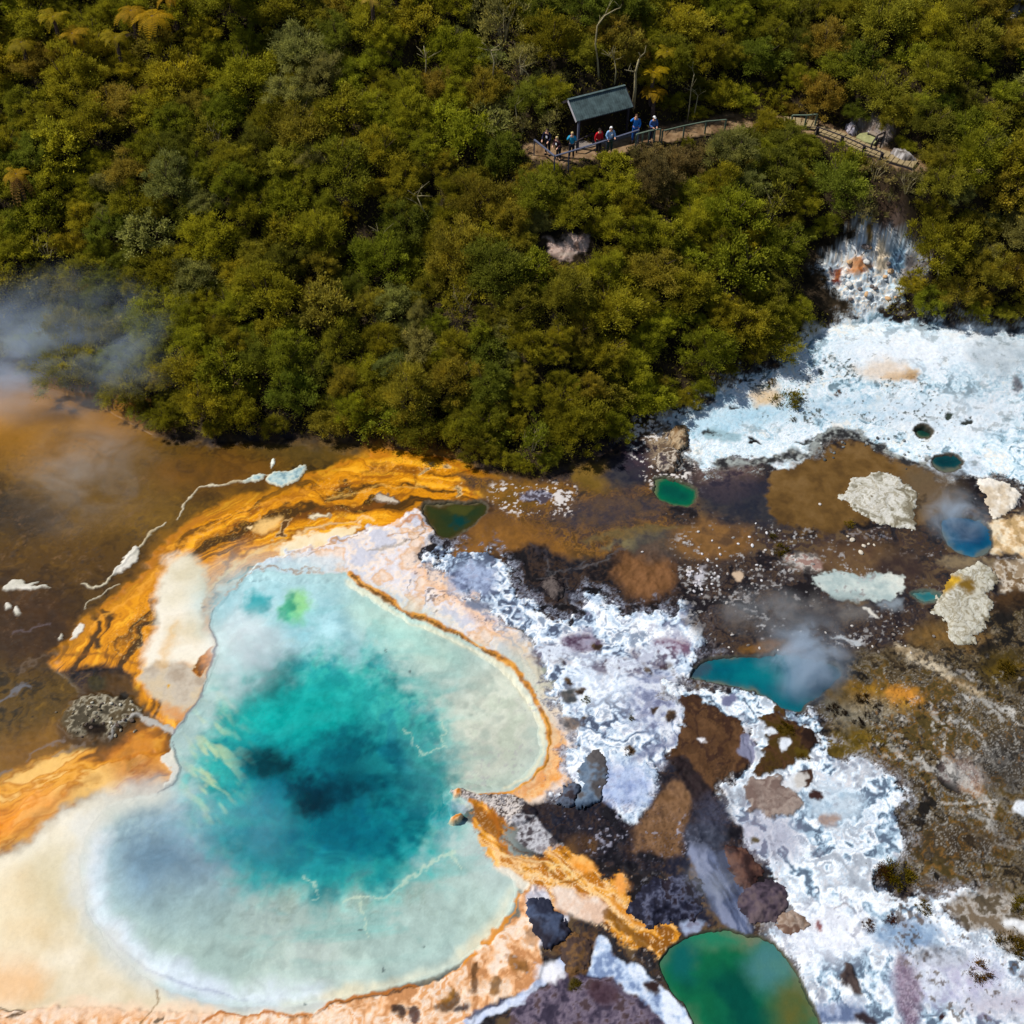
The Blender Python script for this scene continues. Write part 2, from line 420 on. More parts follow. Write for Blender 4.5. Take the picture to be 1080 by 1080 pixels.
    # ---- lower orange tongue
    L([(-400, 880), (-150, 855), (-40, 838), (0, 822), (40, 802), (90, 782), (140, 765), (164, 768), (178, 785), (184, 803), (178, 824), (160, 835), (137, 840), (130, 850), (100, 838), (70, 850), (40, 874), (8, 898), (-150, 960), (-400, 990)],
      [(124, 78, 14), (182, 114, 20), (216, 148, 40), (222, 158, 58), (192, 122, 20), (228, 180, 98)], soft=8, streak=along(-.36, .012, .06), contrast=1.15, wet=.9, amp=.006)
    S(140, 800, 30, 26, [(150, 84, 10), (190, 112, 22)], soft=14, op=.7, n=3, a=-.5); S(150, 832, 18, 6, [(150, 84, 14)], soft=4, op=.8, a=.2); S(25, 858, 50, 16, [(222, 130, 20), (226, 150, 60)], soft=12, op=.7, a=-.42)
    L([(0, 900), (35, 868), (70, 838), (100, 820)], [(140, 84, 18)], line=7, soft=6, op=.5)
    # gravel island and its dark ring
    L([(55, 772), (70, 742), (90, 722), (112, 708), (138, 712), (147, 740), (152, 762), (125, 782), (95, 790), (66, 786)], [(70, 46, 10), (96, 64, 16)], soft=6, wet=.8)
    L([(60, 764), (72, 745), (92, 733), (118, 733), (140, 744), (146, 754), (126, 770), (100, 778), (76, 776)], [(84, 76, 60), (128, 118, 98), (168, 160, 138), (98, 84, 60)], n=3, contrast=2.2, soft=4, wet=0, amp=.05, h=.14)
    S(106, 718, 10, 9, [(40, 34, 14), (70, 60, 22)], soft=3, n=3); S(130, 735, 6, 6, [(34, 26, 14)], soft=3); S(100, 770, 11, 9, [(28, 20, 18), (48, 36, 26)], soft=3, n=3)
    L([(115, 775), (125, 764), (140, 757), (155, 762), (170, 771), (182, 777)], [(140, 138, 134), (168, 164, 156)], line=4, soft=1.2, h=.04)
    L([(170, 801), (179, 789), (187, 802), (187, 820), (172, 832), (178, 816)], [(206, 202, 188), (222, 214, 196)], soft=1.6, h=.03)
    for p, w, c in [([(31, 801), (38, 789), (52, 782), (66, 781)], 3, (128, 112, 104)), ([(60, 795), (78, 788), (92, 785)], 2.5, (128, 112, 100)), ([(-10, 822), (16, 810)], 3, (120, 110, 104)),
                    ([(-5, 745), (6, 734), (28, 723)], 6, (108, 110, 118)), ([(15, 665), (30, 662), (46, 657)], 2, (110, 98, 104)), ([(20, 710), (35, 698), (48, 691)], 2.5, (110, 90, 70))]:
        L(p, [c], line=w, soft=1.8, op=.8, wet=.9)
    # ---- white silica threads in the lagoon
    for p, w in [([(86, 613), (98, 618), (112, 612), (124, 600), (136, 588), (150, 574), (174, 549)], 2.2), ([(187, 546), (192, 532), (205, 518), (212, 512), (232, 511), (262, 505)], 1.9),
                 ([(89, 642), (92, 634), (108, 624), (126, 615)], 1.3), ([(250, 508), (270, 502), (292, 500)], 1.2)]:
        L(p, [(214, 206, 180), (176, 160, 128)], line=w, soft=.8, h=.05, wet=0, rough=.45)
    for p in [[(118, 606), (128, 592), (143, 574), (146, 588), (132, 600)], [(-2, 621), (14, 610), (22, 609), (26, 613), (38, 611), (36, 616), (52, 616), (36, 621), (18, 620)], [(72, 673), (77, 662), (87, 660), (80, 671)], [(4, 642), (8, 634), (12, 641)], [(15, 644), (20, 640), (22, 645)],
              [(60, 670), (63, 666), (64, 671)]]:
        L(p, [(190, 186, 170), (224, 218, 206)], soft=1, rough=.7, h=.06, wet=0)
    for p in [[(281, 506), (290, 497), (305, 496), (322, 490), (314, 505), (296, 512)], [(256, 508), (268, 501), (280, 499), (274, 506)]]:
        L(p, [(120, 150, 158), (166, 190, 190), (196, 206, 196)], n=3, soft=.8, clean=True, rim=((214, 210, 184), 1.6, .8), h=.06, wet=.6)
    S(287, 488, 3, 4, [(226, 232, 220)], soft=.8, h=.08)
    # ---- warm apron round the right shore of the big spring
    L([(262, 610), (280, 592), (330, 578), (380, 562), (420, 546), (444, 537), (457, 565), (441, 582), (455, 596), (482, 610), (502, 631), (522, 650), (546, 667), (562, 690), (568, 710), (590, 740), (603, 770), (607, 800), (597, 830), (562, 846), (520, 850), (460, 850),
       (440, 700), (300, 640)], [(226, 204, 186), (216, 176, 140), (214, 212, 218), (232, 214, 198), (196, 196, 206)], n=2, contrast=1.3, h=.1, hs=6, wet=.15, amp=.016)
    L([(292, 600), (320, 590), (355, 586), (362, 597), (330, 606)], [(186, 196, 202), (214, 214, 214)], soft=4, n=3)
    for p, w, c, o in [([(418, 556), (440, 548), (452, 560)], 3, (190, 120, 40), .8), ([(405, 570), (430, 562), (450, 556)], 2.2, (178, 126, 60), .7), ([(425, 572), (442, 563), (449, 552)], 2, (110, 90, 70), .8), ([(388, 583), (410, 580), (425, 572)], 3, (150, 140, 130), .7),
                       ([(440, 600), (470, 622), (500, 648), (528, 672), (548, 694), (566, 722), (580, 750), (590, 776)], 11, (232, 178, 128), .6), ([(450, 595), (480, 624), (502, 643), (524, 664), (546, 694), (560, 716)], 2.2, (150, 150, 166), .8),
                       ([(330, 585), (352, 575), (380, 568)], 2, (150, 120, 90), .7), ([(300, 592), (330, 580), (366, 572)], 2, (196, 140, 80), .6), ([(435, 615), (431, 625)], 2, (110, 110, 120), .8), ([(455, 625), (448, 640)], 2.4, (120, 124, 136), .8)]:
        L(p, [c], line=w, soft=w * .5, op=o)
    K([(440, 600), (500, 640), (580, 720), (600, 800), (560, 800), (520, 690), (440, 640)], [(90, 80, 80), (140, 120, 110)], thr=1.15, op=.8)
    L([(578, 770), (590, 773), (598, 790), (593, 812), (576, 831), (546, 845), (520, 843), (556, 824), (575, 800)], [(226, 150, 66), (232, 176, 110), (220, 136, 40)], soft=2.5, n=3)
    # ---- big spring
    L(BIG_POOL, [(160, 184, 180), (172, 194, 188), (182, 200, 190)], soft=1.6, n=1, clean=True, wet=1, amp=0, h=-.42, hs=30)
    def water(P=BIG_POOL): return P
    n0 = F.col.copy()
    L([(100, 990), (150, 940), (260, 935), (400, 940), (520, 900), (545, 935), (510, 990), (400, 1042), (300, 1060), (200, 1050)], [(156, 178, 170), (168, 188, 178), (178, 192, 184)], soft=24, n=1, op=.9)
    S(525, 762, 56, 78, [(184, 192, 174), (196, 200, 184), (176, 186, 172)], soft=34, n=2, a=.35); S(520, 900, 30, 40, [(166, 182, 178)], soft=24, op=.7)
    S(305, 650, 90, 46, [(140, 188, 196), (164, 204, 210)], soft=36, n=2, a=.25); S(262, 685, 34, 44, [(196, 212, 216), (208, 220, 222)], soft=26, n=2, op=.85); S(430, 668, 70, 24, [(176, 204, 190), (160, 192, 180)], soft=20, a=.5, op=.8)  # whitish middle patch: steam haze and surface glare painted into the water colour
    S(185, 900, 80, 66, [(116, 146, 166), (136, 164, 180)], soft=46, n=2, op=.92); S(172, 905, 30, 22, [(92, 124, 144)], soft=22, op=.8, n=2); S(255, 960, 90, 36, [(140, 164, 160)], soft=30, op=.6)
    L([(100, 880), (96, 930), (112, 975), (150, 1012), (205, 1038), (262, 1050), (330, 1049)], [(216, 226, 236), (204, 214, 226)], line=30, soft=15, op=.85, rough=.6)
    L([(98, 960), (122, 998), (160, 1024), (205, 1041), (262, 1053)], [(150, 158, 180)], line=2.2, soft=2, op=.7, rough=.5)
    L([(300, 1057), (360, 1049), (430, 1032), (490, 1006), (525, 970), (538, 938)], [(204, 206, 186), (216, 204, 172)], line=12, soft=7, op=.75, rough=.5)
    TQ = [(0, 138, 138), (10, 156, 152), (40, 172, 162), (0, 146, 150)]
    L([(226, 770), (240, 735), (285, 705), (335, 690), (385, 694), (425, 712), (455, 745), (474, 780), (482, 820), (484, 862), (466, 905), (425, 936), (375, 950), (330, 945), (275, 934), (236, 905), (214, 866), (206, 825), (212, 788)], TQ, soft=27, n=2, op=.95, rough=2.4)
    L([(250, 790), (275, 752), (330, 738), (400, 765), (440, 795), (468, 835), (466, 880), (425, 918), (355, 928), (295, 905), (256, 860)], [(0, 104, 120), (0, 124, 134), (0, 114, 134)], soft=26, n=2, op=.92, rough=2.6)
    S(315, 752, 66, 30, [(0, 158, 150), (20, 170, 160)], soft=24, n=2, op=.85, a=-.15); S(255, 872, 42, 30, [(54, 142, 164)], soft=26, op=.6); S(300, 905, 70, 24, [(30, 128, 142)], soft=22, op=.6); S(450, 800, 26, 44, [(70, 140, 140)], soft=24, op=.55)
    S(286, 806, 20, 17, [(0, 50, 62), (0, 62, 72)], soft=13, rough=1.6, op=.95); S(345, 836, 52, 20, [(0, 54, 74), (0, 70, 88)], soft=16, rough=2.4, a=.12, op=.95); S(330, 846, 20, 10, [(0, 42, 56)], soft=9, rough=1.6, op=.8); S(378, 806, 44, 26, [(0, 80, 98)], soft=22, rough=2.4, op=.75, a=.5); S(360, 880, 60, 24, [(0, 96, 122)], soft=22, op=.6, rough=2)
    S(271, 640, 15, 12, [(20, 134, 142), (60, 160, 166)], soft=6); S(313, 641, 15, 16, [(96, 180, 120), (140, 204, 130)], soft=8, op=.9); S(304, 642, 7, 12, [(40, 150, 120)], soft=5, op=.8)
    # light on the shallow bed: thin pale crests and the growth on the ledges
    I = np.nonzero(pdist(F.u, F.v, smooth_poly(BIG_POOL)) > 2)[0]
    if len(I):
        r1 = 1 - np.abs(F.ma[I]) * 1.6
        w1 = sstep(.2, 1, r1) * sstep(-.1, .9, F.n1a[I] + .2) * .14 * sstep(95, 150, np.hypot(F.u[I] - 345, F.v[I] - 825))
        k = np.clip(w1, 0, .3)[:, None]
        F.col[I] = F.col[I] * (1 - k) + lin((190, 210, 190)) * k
        st = fbm((F.u[I] + F.v[I]) * .035, (F.u[I] - F.v[I]) * .11, 12, 3)
        q = (sstep(-.1, .9, st) * np.exp(-((F.u[I] - 224) / 24) ** 2 - ((F.v[I] - 808) / 60) ** 2) * .6)[:, None]
        F.col[I] = F.col[I] * (1 - q) + lin((204, 210, 150)) * q
        st = fbm(F.u[I] * .05, (F.v[I] + .4 * F.u[I]) * .03, 10, 3)
        q = (sstep(-.2, 1.3, F.n2a[I] + .3 * F.mb[I]) * np.exp(-((F.u[I] - 380) / 150) ** 2 - ((F.v[I] - 955) / 34) ** 2) * .35)[:, None]
        F.col[I] = F.col[I] * (1 - q) + lin((116, 126, 100)) * q
        wi = fbm(F.u[I] * .02 + .6 * F.n1a[I], F.v[I] * .055 + .5 * F.n1b[I], 2, 4, .6)
        q = (np.clip(wi, 0, 1.2) * sstep(205, 120, np.hypot(F.u[I] - 350, (F.v[I] - 830) * .9)) * sstep(30, 95, np.hypot(F.u[I] - 332, (F.v[I] - 832) * 1.4)) * .34)[:, None]
        F.col[I] = F.col[I] * (1 - q) + lin((40, 168, 164)) * q
        an = np.arctan2(F.v[I] - 825, F.u[I] - 335); rd = np.hypot(F.u[I] - 335, F.v[I] - 825)
        ry = fbm(an * 9, rd * .012, 4, 3)
        F.col[I] = F.col[I] * (1 + .07 * np.clip(ry, -1.2, 1.2) * sstep(60, 130, rd))[:, None]
        dk = np.clip(.05 * F.n3b[I] + .07 * F.ma[I] + .02 * F.mb[I], -.2, .3)[:, None]
        F.col[I] = np.clip(F.col[I] * (1 - dk), 0, 1)
    for p, w in [([(362, 953), (400, 945), (440, 925), (462, 908), (484, 900)], 2), ([(466, 760), (470, 775), (463, 778), (474, 790)], 1.6), ([(430, 770), (445, 795), (470, 790)], 1.2), ([(318, 925), (330, 932), (340, 940), (330, 943)], 2), ([(478, 900), (482, 920)], 1.6), ([(380, 950), (384, 975), (390, 990)], 1.6)]:
        L(p, [(196, 212, 186)], line=w, soft=1.2, op=.55)
    for u, v in [(447, 996), (405, 1022), (430, 707), (406, 688), (380, 980), (314, 1055)]: S(u, v, 2, 1.6, [(80, 96, 96)], soft=1, op=.8)
    L([(168, 838), (130, 845), (106, 860), (87, 896), (83, 930), (95, 972), (121, 1007), (156, 1036)], [(200, 200, 190), (212, 208, 192)], line=26, soft=15, op=.85, rough=.5, n=1)
    # lips of the shore
    L([(368, 607), (385, 619), (400, 629), (428, 646), (460, 659), (500, 679), (535, 703), (553, 720), (570, 747), (577, 772), (576, 802), (559, 822), (535, 838), (508, 838)], [(150, 92, 10), (196, 124, 16), (216, 150, 50)], n=3, line=6, soft=1.4, op=.95, rough=.5)
    L([(372, 610), (400, 631), (428, 648), (462, 661), (500, 681), (520, 694)], [(96, 62, 10)], line=2, soft=1, op=.8, rough=.5, breakup=.6); L([(573, 752), (578, 772), (577, 802), (560, 823)], [(120, 76, 6)], line=1.8, soft=1, op=.7, rough=.5)
    L([(366, 615), (400, 637), (428, 654), (460, 667), (500, 688), (533, 710), (562, 748), (571, 775), (570, 800), (555, 818), (530, 832)], [(220, 210, 176)], line=4.5, soft=2.5, op=.6, rough=.5)
    L([(228, 640), (222, 660), (229, 682), (222, 702), (212, 733), (196, 755), (182, 776)], [(96, 92, 92), (130, 130, 136)], line=2, soft=.9, op=.8, rough=.4); L([(180, 784), (187, 800), (188, 815), (182, 828), (165, 836)], [(120, 122, 124)], line=1.6, soft=.8, op=.75, rough=.4)
    L([(228, 640), (245, 621), (262, 609), (280, 602), (305, 605), (340, 604)], [(200, 190, 180), (150, 120, 90)], line=2, soft=1, op=.7, breakup=.6)
    # spit of crust between the two bays, with its two orange islets
    L([(477, 834), (490, 832), (505, 838), (530, 840), (560, 848), (556, 862), (540, 868), (522, 858), (506, 852), (494, 846), (482, 842)], [(120, 116, 120), (186, 178, 172), (214, 204, 196), (80, 66, 60)], n=6, contrast=1.6, h=.13, wet=.1, amp=.02)
    S(485, 838, 6, 5, [(176, 100, 20), (206, 130, 50)], soft=1.2, rim=((232, 200, 160), 1.8, .8), h=.1); S(482, 867, 7, 4, [(168, 96, 10), (196, 120, 30)], soft=1, a=-.3, rim=((236, 214, 170), 1.8, .85), h=.42)
    L([(497, 848), (510, 856), (528, 864), (540, 872)], [(176, 110, 20), (206, 130, 40)], line=7, soft=1.6)
    # ---- peach ground below the big spring
    L([(-400, 1080), (-150, 1072), (60, 1063), (200, 1069), (330, 1064), (400, 1053), (450, 1037), (505, 1005), (542, 965), (549, 940), (560, 933), (577, 955), (574, 1000), (566, 1040), (530, 1054), (500, 1072), (440, 1130), (300, 1180), (-400, 1250)],
      [(190, 132, 84), (222, 168, 120), (228, 194, 162), (234, 214, 194), (214, 156, 104)], n=5, contrast=1.3, soft=2, h=.08, amp=.02, wet=.3)
    L([(30, 1068), (120, 1064), (220, 1070)], [(228, 196, 166)], line=16, soft=6, op=.7)
    for p, w, c in [([(546, 942), (537, 964), (514, 995)], 6, (206, 130, 20)), ([(503, 1010), (482, 1023), (468, 1027)], 3.5, (206, 130, 34)), ([(445, 1038), (400, 1050), (360, 1060), (300, 1069), (232, 1069), (212, 1080)], 4, (178, 102, 20)), ([(440, 1041), (404, 1052), (360, 1063), (300, 1072)], 1.6, (92, 54, 16)),
                    ([(150, 1085), (158, 1068), (164, 1050), (163, 1044)], 3, (128, 96, 50)), ([(0, 1062), (14, 1064), (26, 1068), (10, 1073)], 4, (82, 56, 24)), ([(168, 1080), (174, 1074)], 4, (96, 80, 60))]:
        L(p, [c], line=w, soft=1.4, op=.9)
    for u, v, a, b, an, c in [(500, 1035, 5, 15, .2, (122, 78, 34)), (522, 1042, 7, 9, .5, (150, 104, 50)), (548, 1018, 14, 6, .7, (160, 106, 48)), (472, 1058, 12, 9, -.4, (112, 78, 46)), (486, 1064, 9, 3, -.4, (60, 50, 58)), (425, 1070, 5, 7, 0, (60, 48, 52)), (438, 1070, 6, 8, .2, (84, 60, 60)), (470, 1050, 9, 4, -.5, (178, 120, 40)), (560, 990, 6, 10, 0, (196, 150, 110))]:
        S(u, v, a, b, [c, tuple(int(k * .7) for k in c)], n=3, soft=2.2, a=an, op=.9)
    # ================= right of the big spring
    K([(560, 520), (1080, 470), (1080, 1080), (560, 1080)], [(130, 130, 140), (170, 166, 166)], thr=1.35, op=.5, soft=30)
    L([(480, 500), (560, 508), (640, 500), (690, 470), (690, 500), (700, 540), (740, 560), (700, 590), (640, 590), (580, 585), (520, 590), (478, 578), (500, 560), (522, 535)], [(60, 46, 36), (112, 78, 30), (76, 56, 48), (136, 94, 34), (92, 64, 26)], n=5, contrast=1.5, soft=5, wet=.5)
    S(540, 566, 60, 18, [(150, 100, 34), (120, 80, 30)], soft=12, n=2, a=.35, op=.85); S(490, 585, 34, 8, [(138, 92, 34)], soft=5, a=-.6)
    S(550, 522, 40, 14, [(140, 96, 26), (110, 78, 20)], soft=9, n=3); S(632, 503, 28, 15, [(106, 82, 22), (128, 98, 34)], soft=8, n=2)
    S(660, 500, 26, 18, [(36, 38, 56), (60, 58, 64)], soft=10, n=3); S(675, 480, 20, 18, [(70, 54, 64), (50, 42, 60)], soft=10, n=3); S(640, 540, 60, 16, [(56, 54, 66), (90, 72, 60)], soft=9, n=3, a=-.1, op=.8)
    L([(548, 524), (560, 516), (584, 520), (582, 526), (560, 530)], [(80, 70, 80), (160, 160, 176), (60, 54, 70)], n=3, contrast=2, soft=2); K([(525, 512), (600, 510), (600, 545), (530, 540)], [(210, 204, 200)], thr=.7, op=.9, soft=5)
    S(700, 470, 18, 24, [(110, 90, 70), (160, 140, 112), (70, 58, 60)], soft=9, n=3, contrast=1.8); K([(670, 440), (730, 440), (730, 510), (680, 505)], [(222, 216, 210)], thr=.75, op=.9, soft=5)
    # dark mud
    L([(522, 592), (560, 575), (600, 590), (650, 582), (690, 578), (720, 590), (720, 640), (690, 646), (660, 650), (645, 640), (632, 632), (612, 642), (600, 655), (575, 650), (552, 636), (540, 610)], [(20, 16, 22), (38, 30, 34), (70, 52, 40), (30, 28, 38)], n=5, contrast=1.7, soft=5, amp=.05, wet=.3)
    for p, w in [([(560, 575), (575, 590), (580, 610), (572, 612)], 2.2), ([(610, 598), (640, 590), (665, 572)], 3), ([(585, 615), (600, 612), (597, 630), (588, 638)], 1.6), ([(575, 600), (600, 602), (616, 590)], 1.6)]: L(p, [(106, 104, 106), (60, 54, 60)], line=w, soft=1.4, op=.8)
    S(682, 603, 32, 29, [(110, 74, 40), (134, 92, 56)], soft=9, n=2); S(668, 570, 34, 6, [(120, 108, 74), (70, 62, 60)], soft=4, n=3, a=-.15); S(705, 575, 40, 16, [(58, 60, 64), (82, 76, 70)], soft=10, n=2, op=.7)
    S(675, 560, 60, 5, [(110, 96, 60)], soft=4, op=.7, a=-.12)
    S(752, 570, 42, 24, [(110, 78, 40), (132, 94, 50), (96, 70, 46)], soft=10, n=2); S(795, 535, 60, 20, [(36, 42, 58), (56, 56, 62)], soft=12, n=3, a=.12, op=.9); S(765, 500, 32, 22, [(92, 74, 66), (112, 90, 84), (70, 54, 62)], soft=12, n=3)
    S(775, 515, 40, 14, [(44, 44, 62)], soft=10, op=.7)
    # ---- white crust between spring and mud
    WA = [(447, 587), (470, 586), (495, 584), (517, 583), (535, 603), (546, 632), (572, 652), (600, 656), (612, 642), (631, 630), (645, 641), (660, 653), (690, 647), (712, 655), (721, 637), (737, 649), (747, 675), (736, 697), (723, 720), (716, 745), (718, 770), (712, 796),
          (695, 815), (690, 832), (676, 866), (660, 866), (640, 850), (625, 840), (612, 832), (600, 842), (575, 846), (600, 826), (609, 800), (603, 770), (592, 740), (572, 710), (560, 690), (545, 667), (522, 650), (502, 631), (482, 610)]
    L(WA, [(58, 54, 66), (112, 116, 132), (160, 168, 184), (92, 90, 104)], n=6, contrast=1.5, soft=6, rough=2.2, grow=9, breakup=4, op=.75, cut=-.2)
    L(WA, [(84, 94, 116), (140, 160, 184), (200, 216, 230), (236, 240, 244), (244, 246, 248), (176, 196, 216)], n=5, contrast=1.35, soft=1.3, rough=1.6, h=.1, hs=3, amp=.016, wet=0, breakup=1.6)
    L(WA, [(48, 40, 54), (84, 78, 96)], n=6, soft=3, grow=-6, op=.75, cut=1.0, rough=2); L(WA, [(120, 136, 160), (150, 166, 186)], n=5, soft=6, grow=-3, op=.55, cut=.8, rough=2)
    S(612, 678, 22, 13, [(88, 66, 88), (150, 142, 160)], soft=5, n=3, contrast=1.8); S(500, 612, 26, 14, [(110, 120, 150), (160, 176, 204)], soft=7, n=3); S(505, 640, 14, 7, [(120, 128, 148)], soft=4, n=3); S(690, 735, 32, 34, [(118, 122, 152), (160, 166, 190), (200, 204, 214)], soft=16, n=3, contrast=1.6, op=.85); S(655, 830, 34, 24, [(132, 148, 190), (166, 182, 214)], soft=12, n=3, op=.8); S(710, 680, 22, 10, [(120, 90, 110), (180, 180, 196)], soft=5, n=3)
    S(628, 722, 30, 26, [(226, 230, 238), (206, 218, 234)], soft=16, op=.55, n=6); S(600, 735, 9, 7, [(70, 74, 76), (110, 104, 100)], soft=3, n=3); S(604, 765, 10, 8, [(96, 92, 92), (150, 130, 116)], soft=4, n=3); S(690, 790, 32, 6, [(112, 118, 148)], soft=5, a=-.4, op=.8)
    for u, v, a in [(640, 700, 4), (628, 682, 6), (662, 793, 5), (706, 758, 5), (700, 700, 5), (685, 706, 4), (598, 722, 4), (652, 708, 4), (612, 732, 4), (618, 760, 3), (590, 700, 3), (693, 752, 3)]: S(u, v, a, a * .8, [(58, 44, 38), (96, 74, 48)], soft=1.8, n=3)
    for u, v, a, b in [(650, 705, 30, 10), (580, 690, 26, 10), (690, 690, 24, 12)]: S(u, v, a, b, [(90, 76, 96), (210, 218, 230)], soft=6, n=3, contrast=2.4, op=.8)
    K(WA, [(120, 130, 160), (150, 150, 170)], thr=1.0, op=.5, n='n3b', soft=4)
    for lv in (-.7, -.15, .5): F.folds(WA, (110, 120, 140), .45, .07, lv)
    # ---- white plain up to the scree under the track
    WB = [(708, 446), (735, 430), (765, 413), (800, 393), (838, 372), (845, 350), (868, 348), (888, 340), (905, 330), (890, 312), (873, 290), (880, 268), (898, 255), (906, 236), (925, 228), (944, 240), (956, 262), (966, 272), (962, 296), (946, 310), (930, 326), (945, 338), (985, 338), (1020, 348),
          (1080, 348), (1400, 330), (1500, 560), (1250, 545), (1120, 520), (1080, 513), (1053, 503), (1030, 497), (1000, 494), (977, 488), (953, 483), (927, 471), (907, 461), (880, 458), (863, 462), (853, 480), (820, 495), (803, 484), (780, 480), (753, 497), (735, 490), (723, 462)]
    L(WB, [(84, 84, 86), (130, 136, 140), (176, 184, 186), (110, 96, 80)], n=6, contrast=1.5, soft=6, rough=2.2, grow=8, breakup=4, op=.7, cut=-.2)
    L(WB, [(112, 136, 148), (164, 196, 212), (206, 224, 232), (238, 242, 246), (190, 214, 226), (228, 228, 222)], n=5, contrast=1.25, soft=2, rough=1.5, amp=.014, wet=0, breakup=1.5)
    S(980, 370, 110, 22, [(232, 236, 242), (214, 226, 236)], soft=16, n=2, op=.7); S(1060, 375, 40, 22, [(150, 164, 172), (186, 198, 206)], soft=16, n=2, op=.8); S(780, 440, 60, 14, [(166, 204, 222)], soft=10, n=2, op=.7, a=-.25); S(900, 430, 80, 12, [(160, 194, 214), (206, 222, 232)], soft=8, n=3, op=.7)
    S(1000, 440, 70, 24, [(206, 220, 230), (232, 236, 240)], soft=14, n=3, op=.7)
    S(948, 395, 20, 7, [(168, 132, 88), (200, 170, 130)], soft=4, n=3); S(930, 390, 26, 12, [(222, 198, 170)], soft=8, op=.7); S(806, 417, 16, 10, [(214, 188, 150), (226, 206, 180)], soft=6, n=3); S(760, 460, 20, 6, [(150, 180, 190)], soft=3, n=3)
    S(1072, 408, 8, 8, [(90, 92, 100), (130, 130, 138)], soft=3, n=3); S(1010, 490, 30, 10, [(190, 206, 220), (140, 150, 160)], soft=5, n=3, op=.7)
    K(WB, [(130, 150, 158), (110, 122, 124)], thr=1.0, op=.5, n='n3b', soft=5); K([(800, 380), (920, 370), (1000, 420), (1000, 480), (880, 460), (800, 440)], [(60, 70, 66), (90, 100, 96)], thr=1.0, op=.9, soft=8)
    for u, v, a, b, an, c in [(770, 431, 6, 1.8, .1, (30, 26, 24)), (796, 463, 8, 2.6, .1, (26, 20, 18)), (748, 458, 10, 2, .1, (60, 66, 66)), (850, 467, 10, 2, -.1, (58, 60, 58)), (866, 392, 4, 3, 0, (60, 70, 76)), (871, 383, 3, 2, 0, (50, 60, 66)), (1003, 439, 3, 3, 0, (60, 70, 60)), (1020, 442, 5, 4, 0, (60, 64, 60)), (790, 400, 3, 2, 0, (50, 50, 50))]:
        S(u, v, a, b, [c], soft=1.2, a=an, h=-.05)
    for lv in (-.8, .1, .8): F.folds(WB, (128, 146, 154), .5, .06, lv)
    # scree
    SCR = [(873, 292), (880, 268), (898, 255), (906, 236), (925, 228), (944, 240), (956, 262), (966, 272), (962, 296), (946, 310), (930, 326), (905, 330), (890, 312)]
    L(SCR, [(150, 160, 168), (206, 220, 228), (244, 242, 238), (226, 208, 182), (190, 210, 222)], n=3, contrast=2.0, soft=3, amp=.12)
    S(905, 281, 12, 11, [(170, 100, 48), (196, 150, 110)], soft=4, n=3); S(884, 290, 6, 9, [(110, 40, 30), (150, 90, 50)], soft=3, n=3); S(917, 246, 5, 11, [(176, 140, 60), (110, 84, 40)], soft=3, n=3); S(946, 272, 12, 14, [(132, 168, 190), (100, 124, 150)], soft=5, n=3); S(930, 268, 6, 20, [(216, 196, 166)], soft=4, n=3)
    K(SCR, [(56, 52, 56), (90, 80, 74)], thr=1.2, op=.7, n='n4a', soft=3)
    S(940, 232, 18, 12, [(96, 76, 66), (120, 100, 90)], soft=6, n=3); S(962, 290, 10, 22, [(86, 70, 64)], soft=5, n=3, op=.8); S(926, 215, 30, 16, [(76, 58, 44), (100, 78, 60)], soft=8, n=3)
    # grey grit below the plain
    L([(760, 492), (800, 486), (855, 478), (865, 463), (885, 459), (908, 463), (930, 473), (955, 485), (978, 490)], [(50, 50, 52), (104, 106, 104), (150, 156, 152)], n=3, contrast=2, line=9, soft=3, amp=.04)
    # ---- brown flat with the pale slab
    L([(818, 496), (853, 482), (880, 474), (908, 470), (952, 490), (985, 500), (1000, 520), (985, 545), (960, 552), (920, 548), (880, 556), (860, 560), (830, 552), (812, 530)], [(92, 66, 30), (112, 82, 38), (124, 94, 52)], n=2, contrast=1, soft=4, rough=1.4, wet=.3, amp=.008)
    S(980, 520, 34, 28, [(110, 92, 70), (96, 84, 66)], soft=14, n=2, op=.7); S(905, 590, 50, 22, [(116, 88, 56), (90, 64, 48)], soft=12, n=2, op=.8); S(950, 600, 28, 20, [(64, 48, 44), (84, 66, 52)], soft=9, n=3)
    L([(976, 520), (968, 535), (966, 552), (975, 566)], [(60, 46, 30)], line=3, soft=2, op=.8)
    # cream ground right of the blue spring
    L([(1044, 556), (1060, 545), (1085, 540), (1300, 560), (1300, 600), (1120, 600), (1080, 590), (1060, 585), (1048, 582)], [(176, 146, 100), (206, 176, 134), (222, 206, 176)], n=3, contrast=1.6, soft=3, amp=.04)
    L([(1046, 590), (1080, 592), (1300, 600), (1300, 640), (1080, 632), (1050, 612), (1030, 600)], [(150, 130, 104), (196, 186, 170), (120, 96, 66)], n=3, contrast=1.7, soft=4, amp=.04)
    S(1020, 592, 30, 7, [(96, 84, 70), (130, 112, 84)], soft=4, n=3)
    L([(1085, 640), (1075, 650), (1050, 650), (1040, 640), (1060, 626), (1100, 620)], [(48, 34, 22), (80, 56, 30)], n=3, soft=4)
    # milky pan
    L([(857, 607), (872, 601), (888, 599), (922, 602), (952, 610), (950, 624), (920, 631), (893, 632), (868, 623)], [(158, 174, 172), (186, 196, 190), (204, 206, 196)], n=2, soft=2, rough=1.5, wet=.5)
    S(845, 592, 20, 8, [(150, 120, 110), (190, 184, 176), (110, 104, 100)], soft=4, n=3, contrast=1.8, a=.25); S(898, 636, 20, 4, [(140, 100, 30), (96, 80, 50)], soft=3, n=3); S(940, 636, 12, 6, [(126, 136, 144)], soft=4)
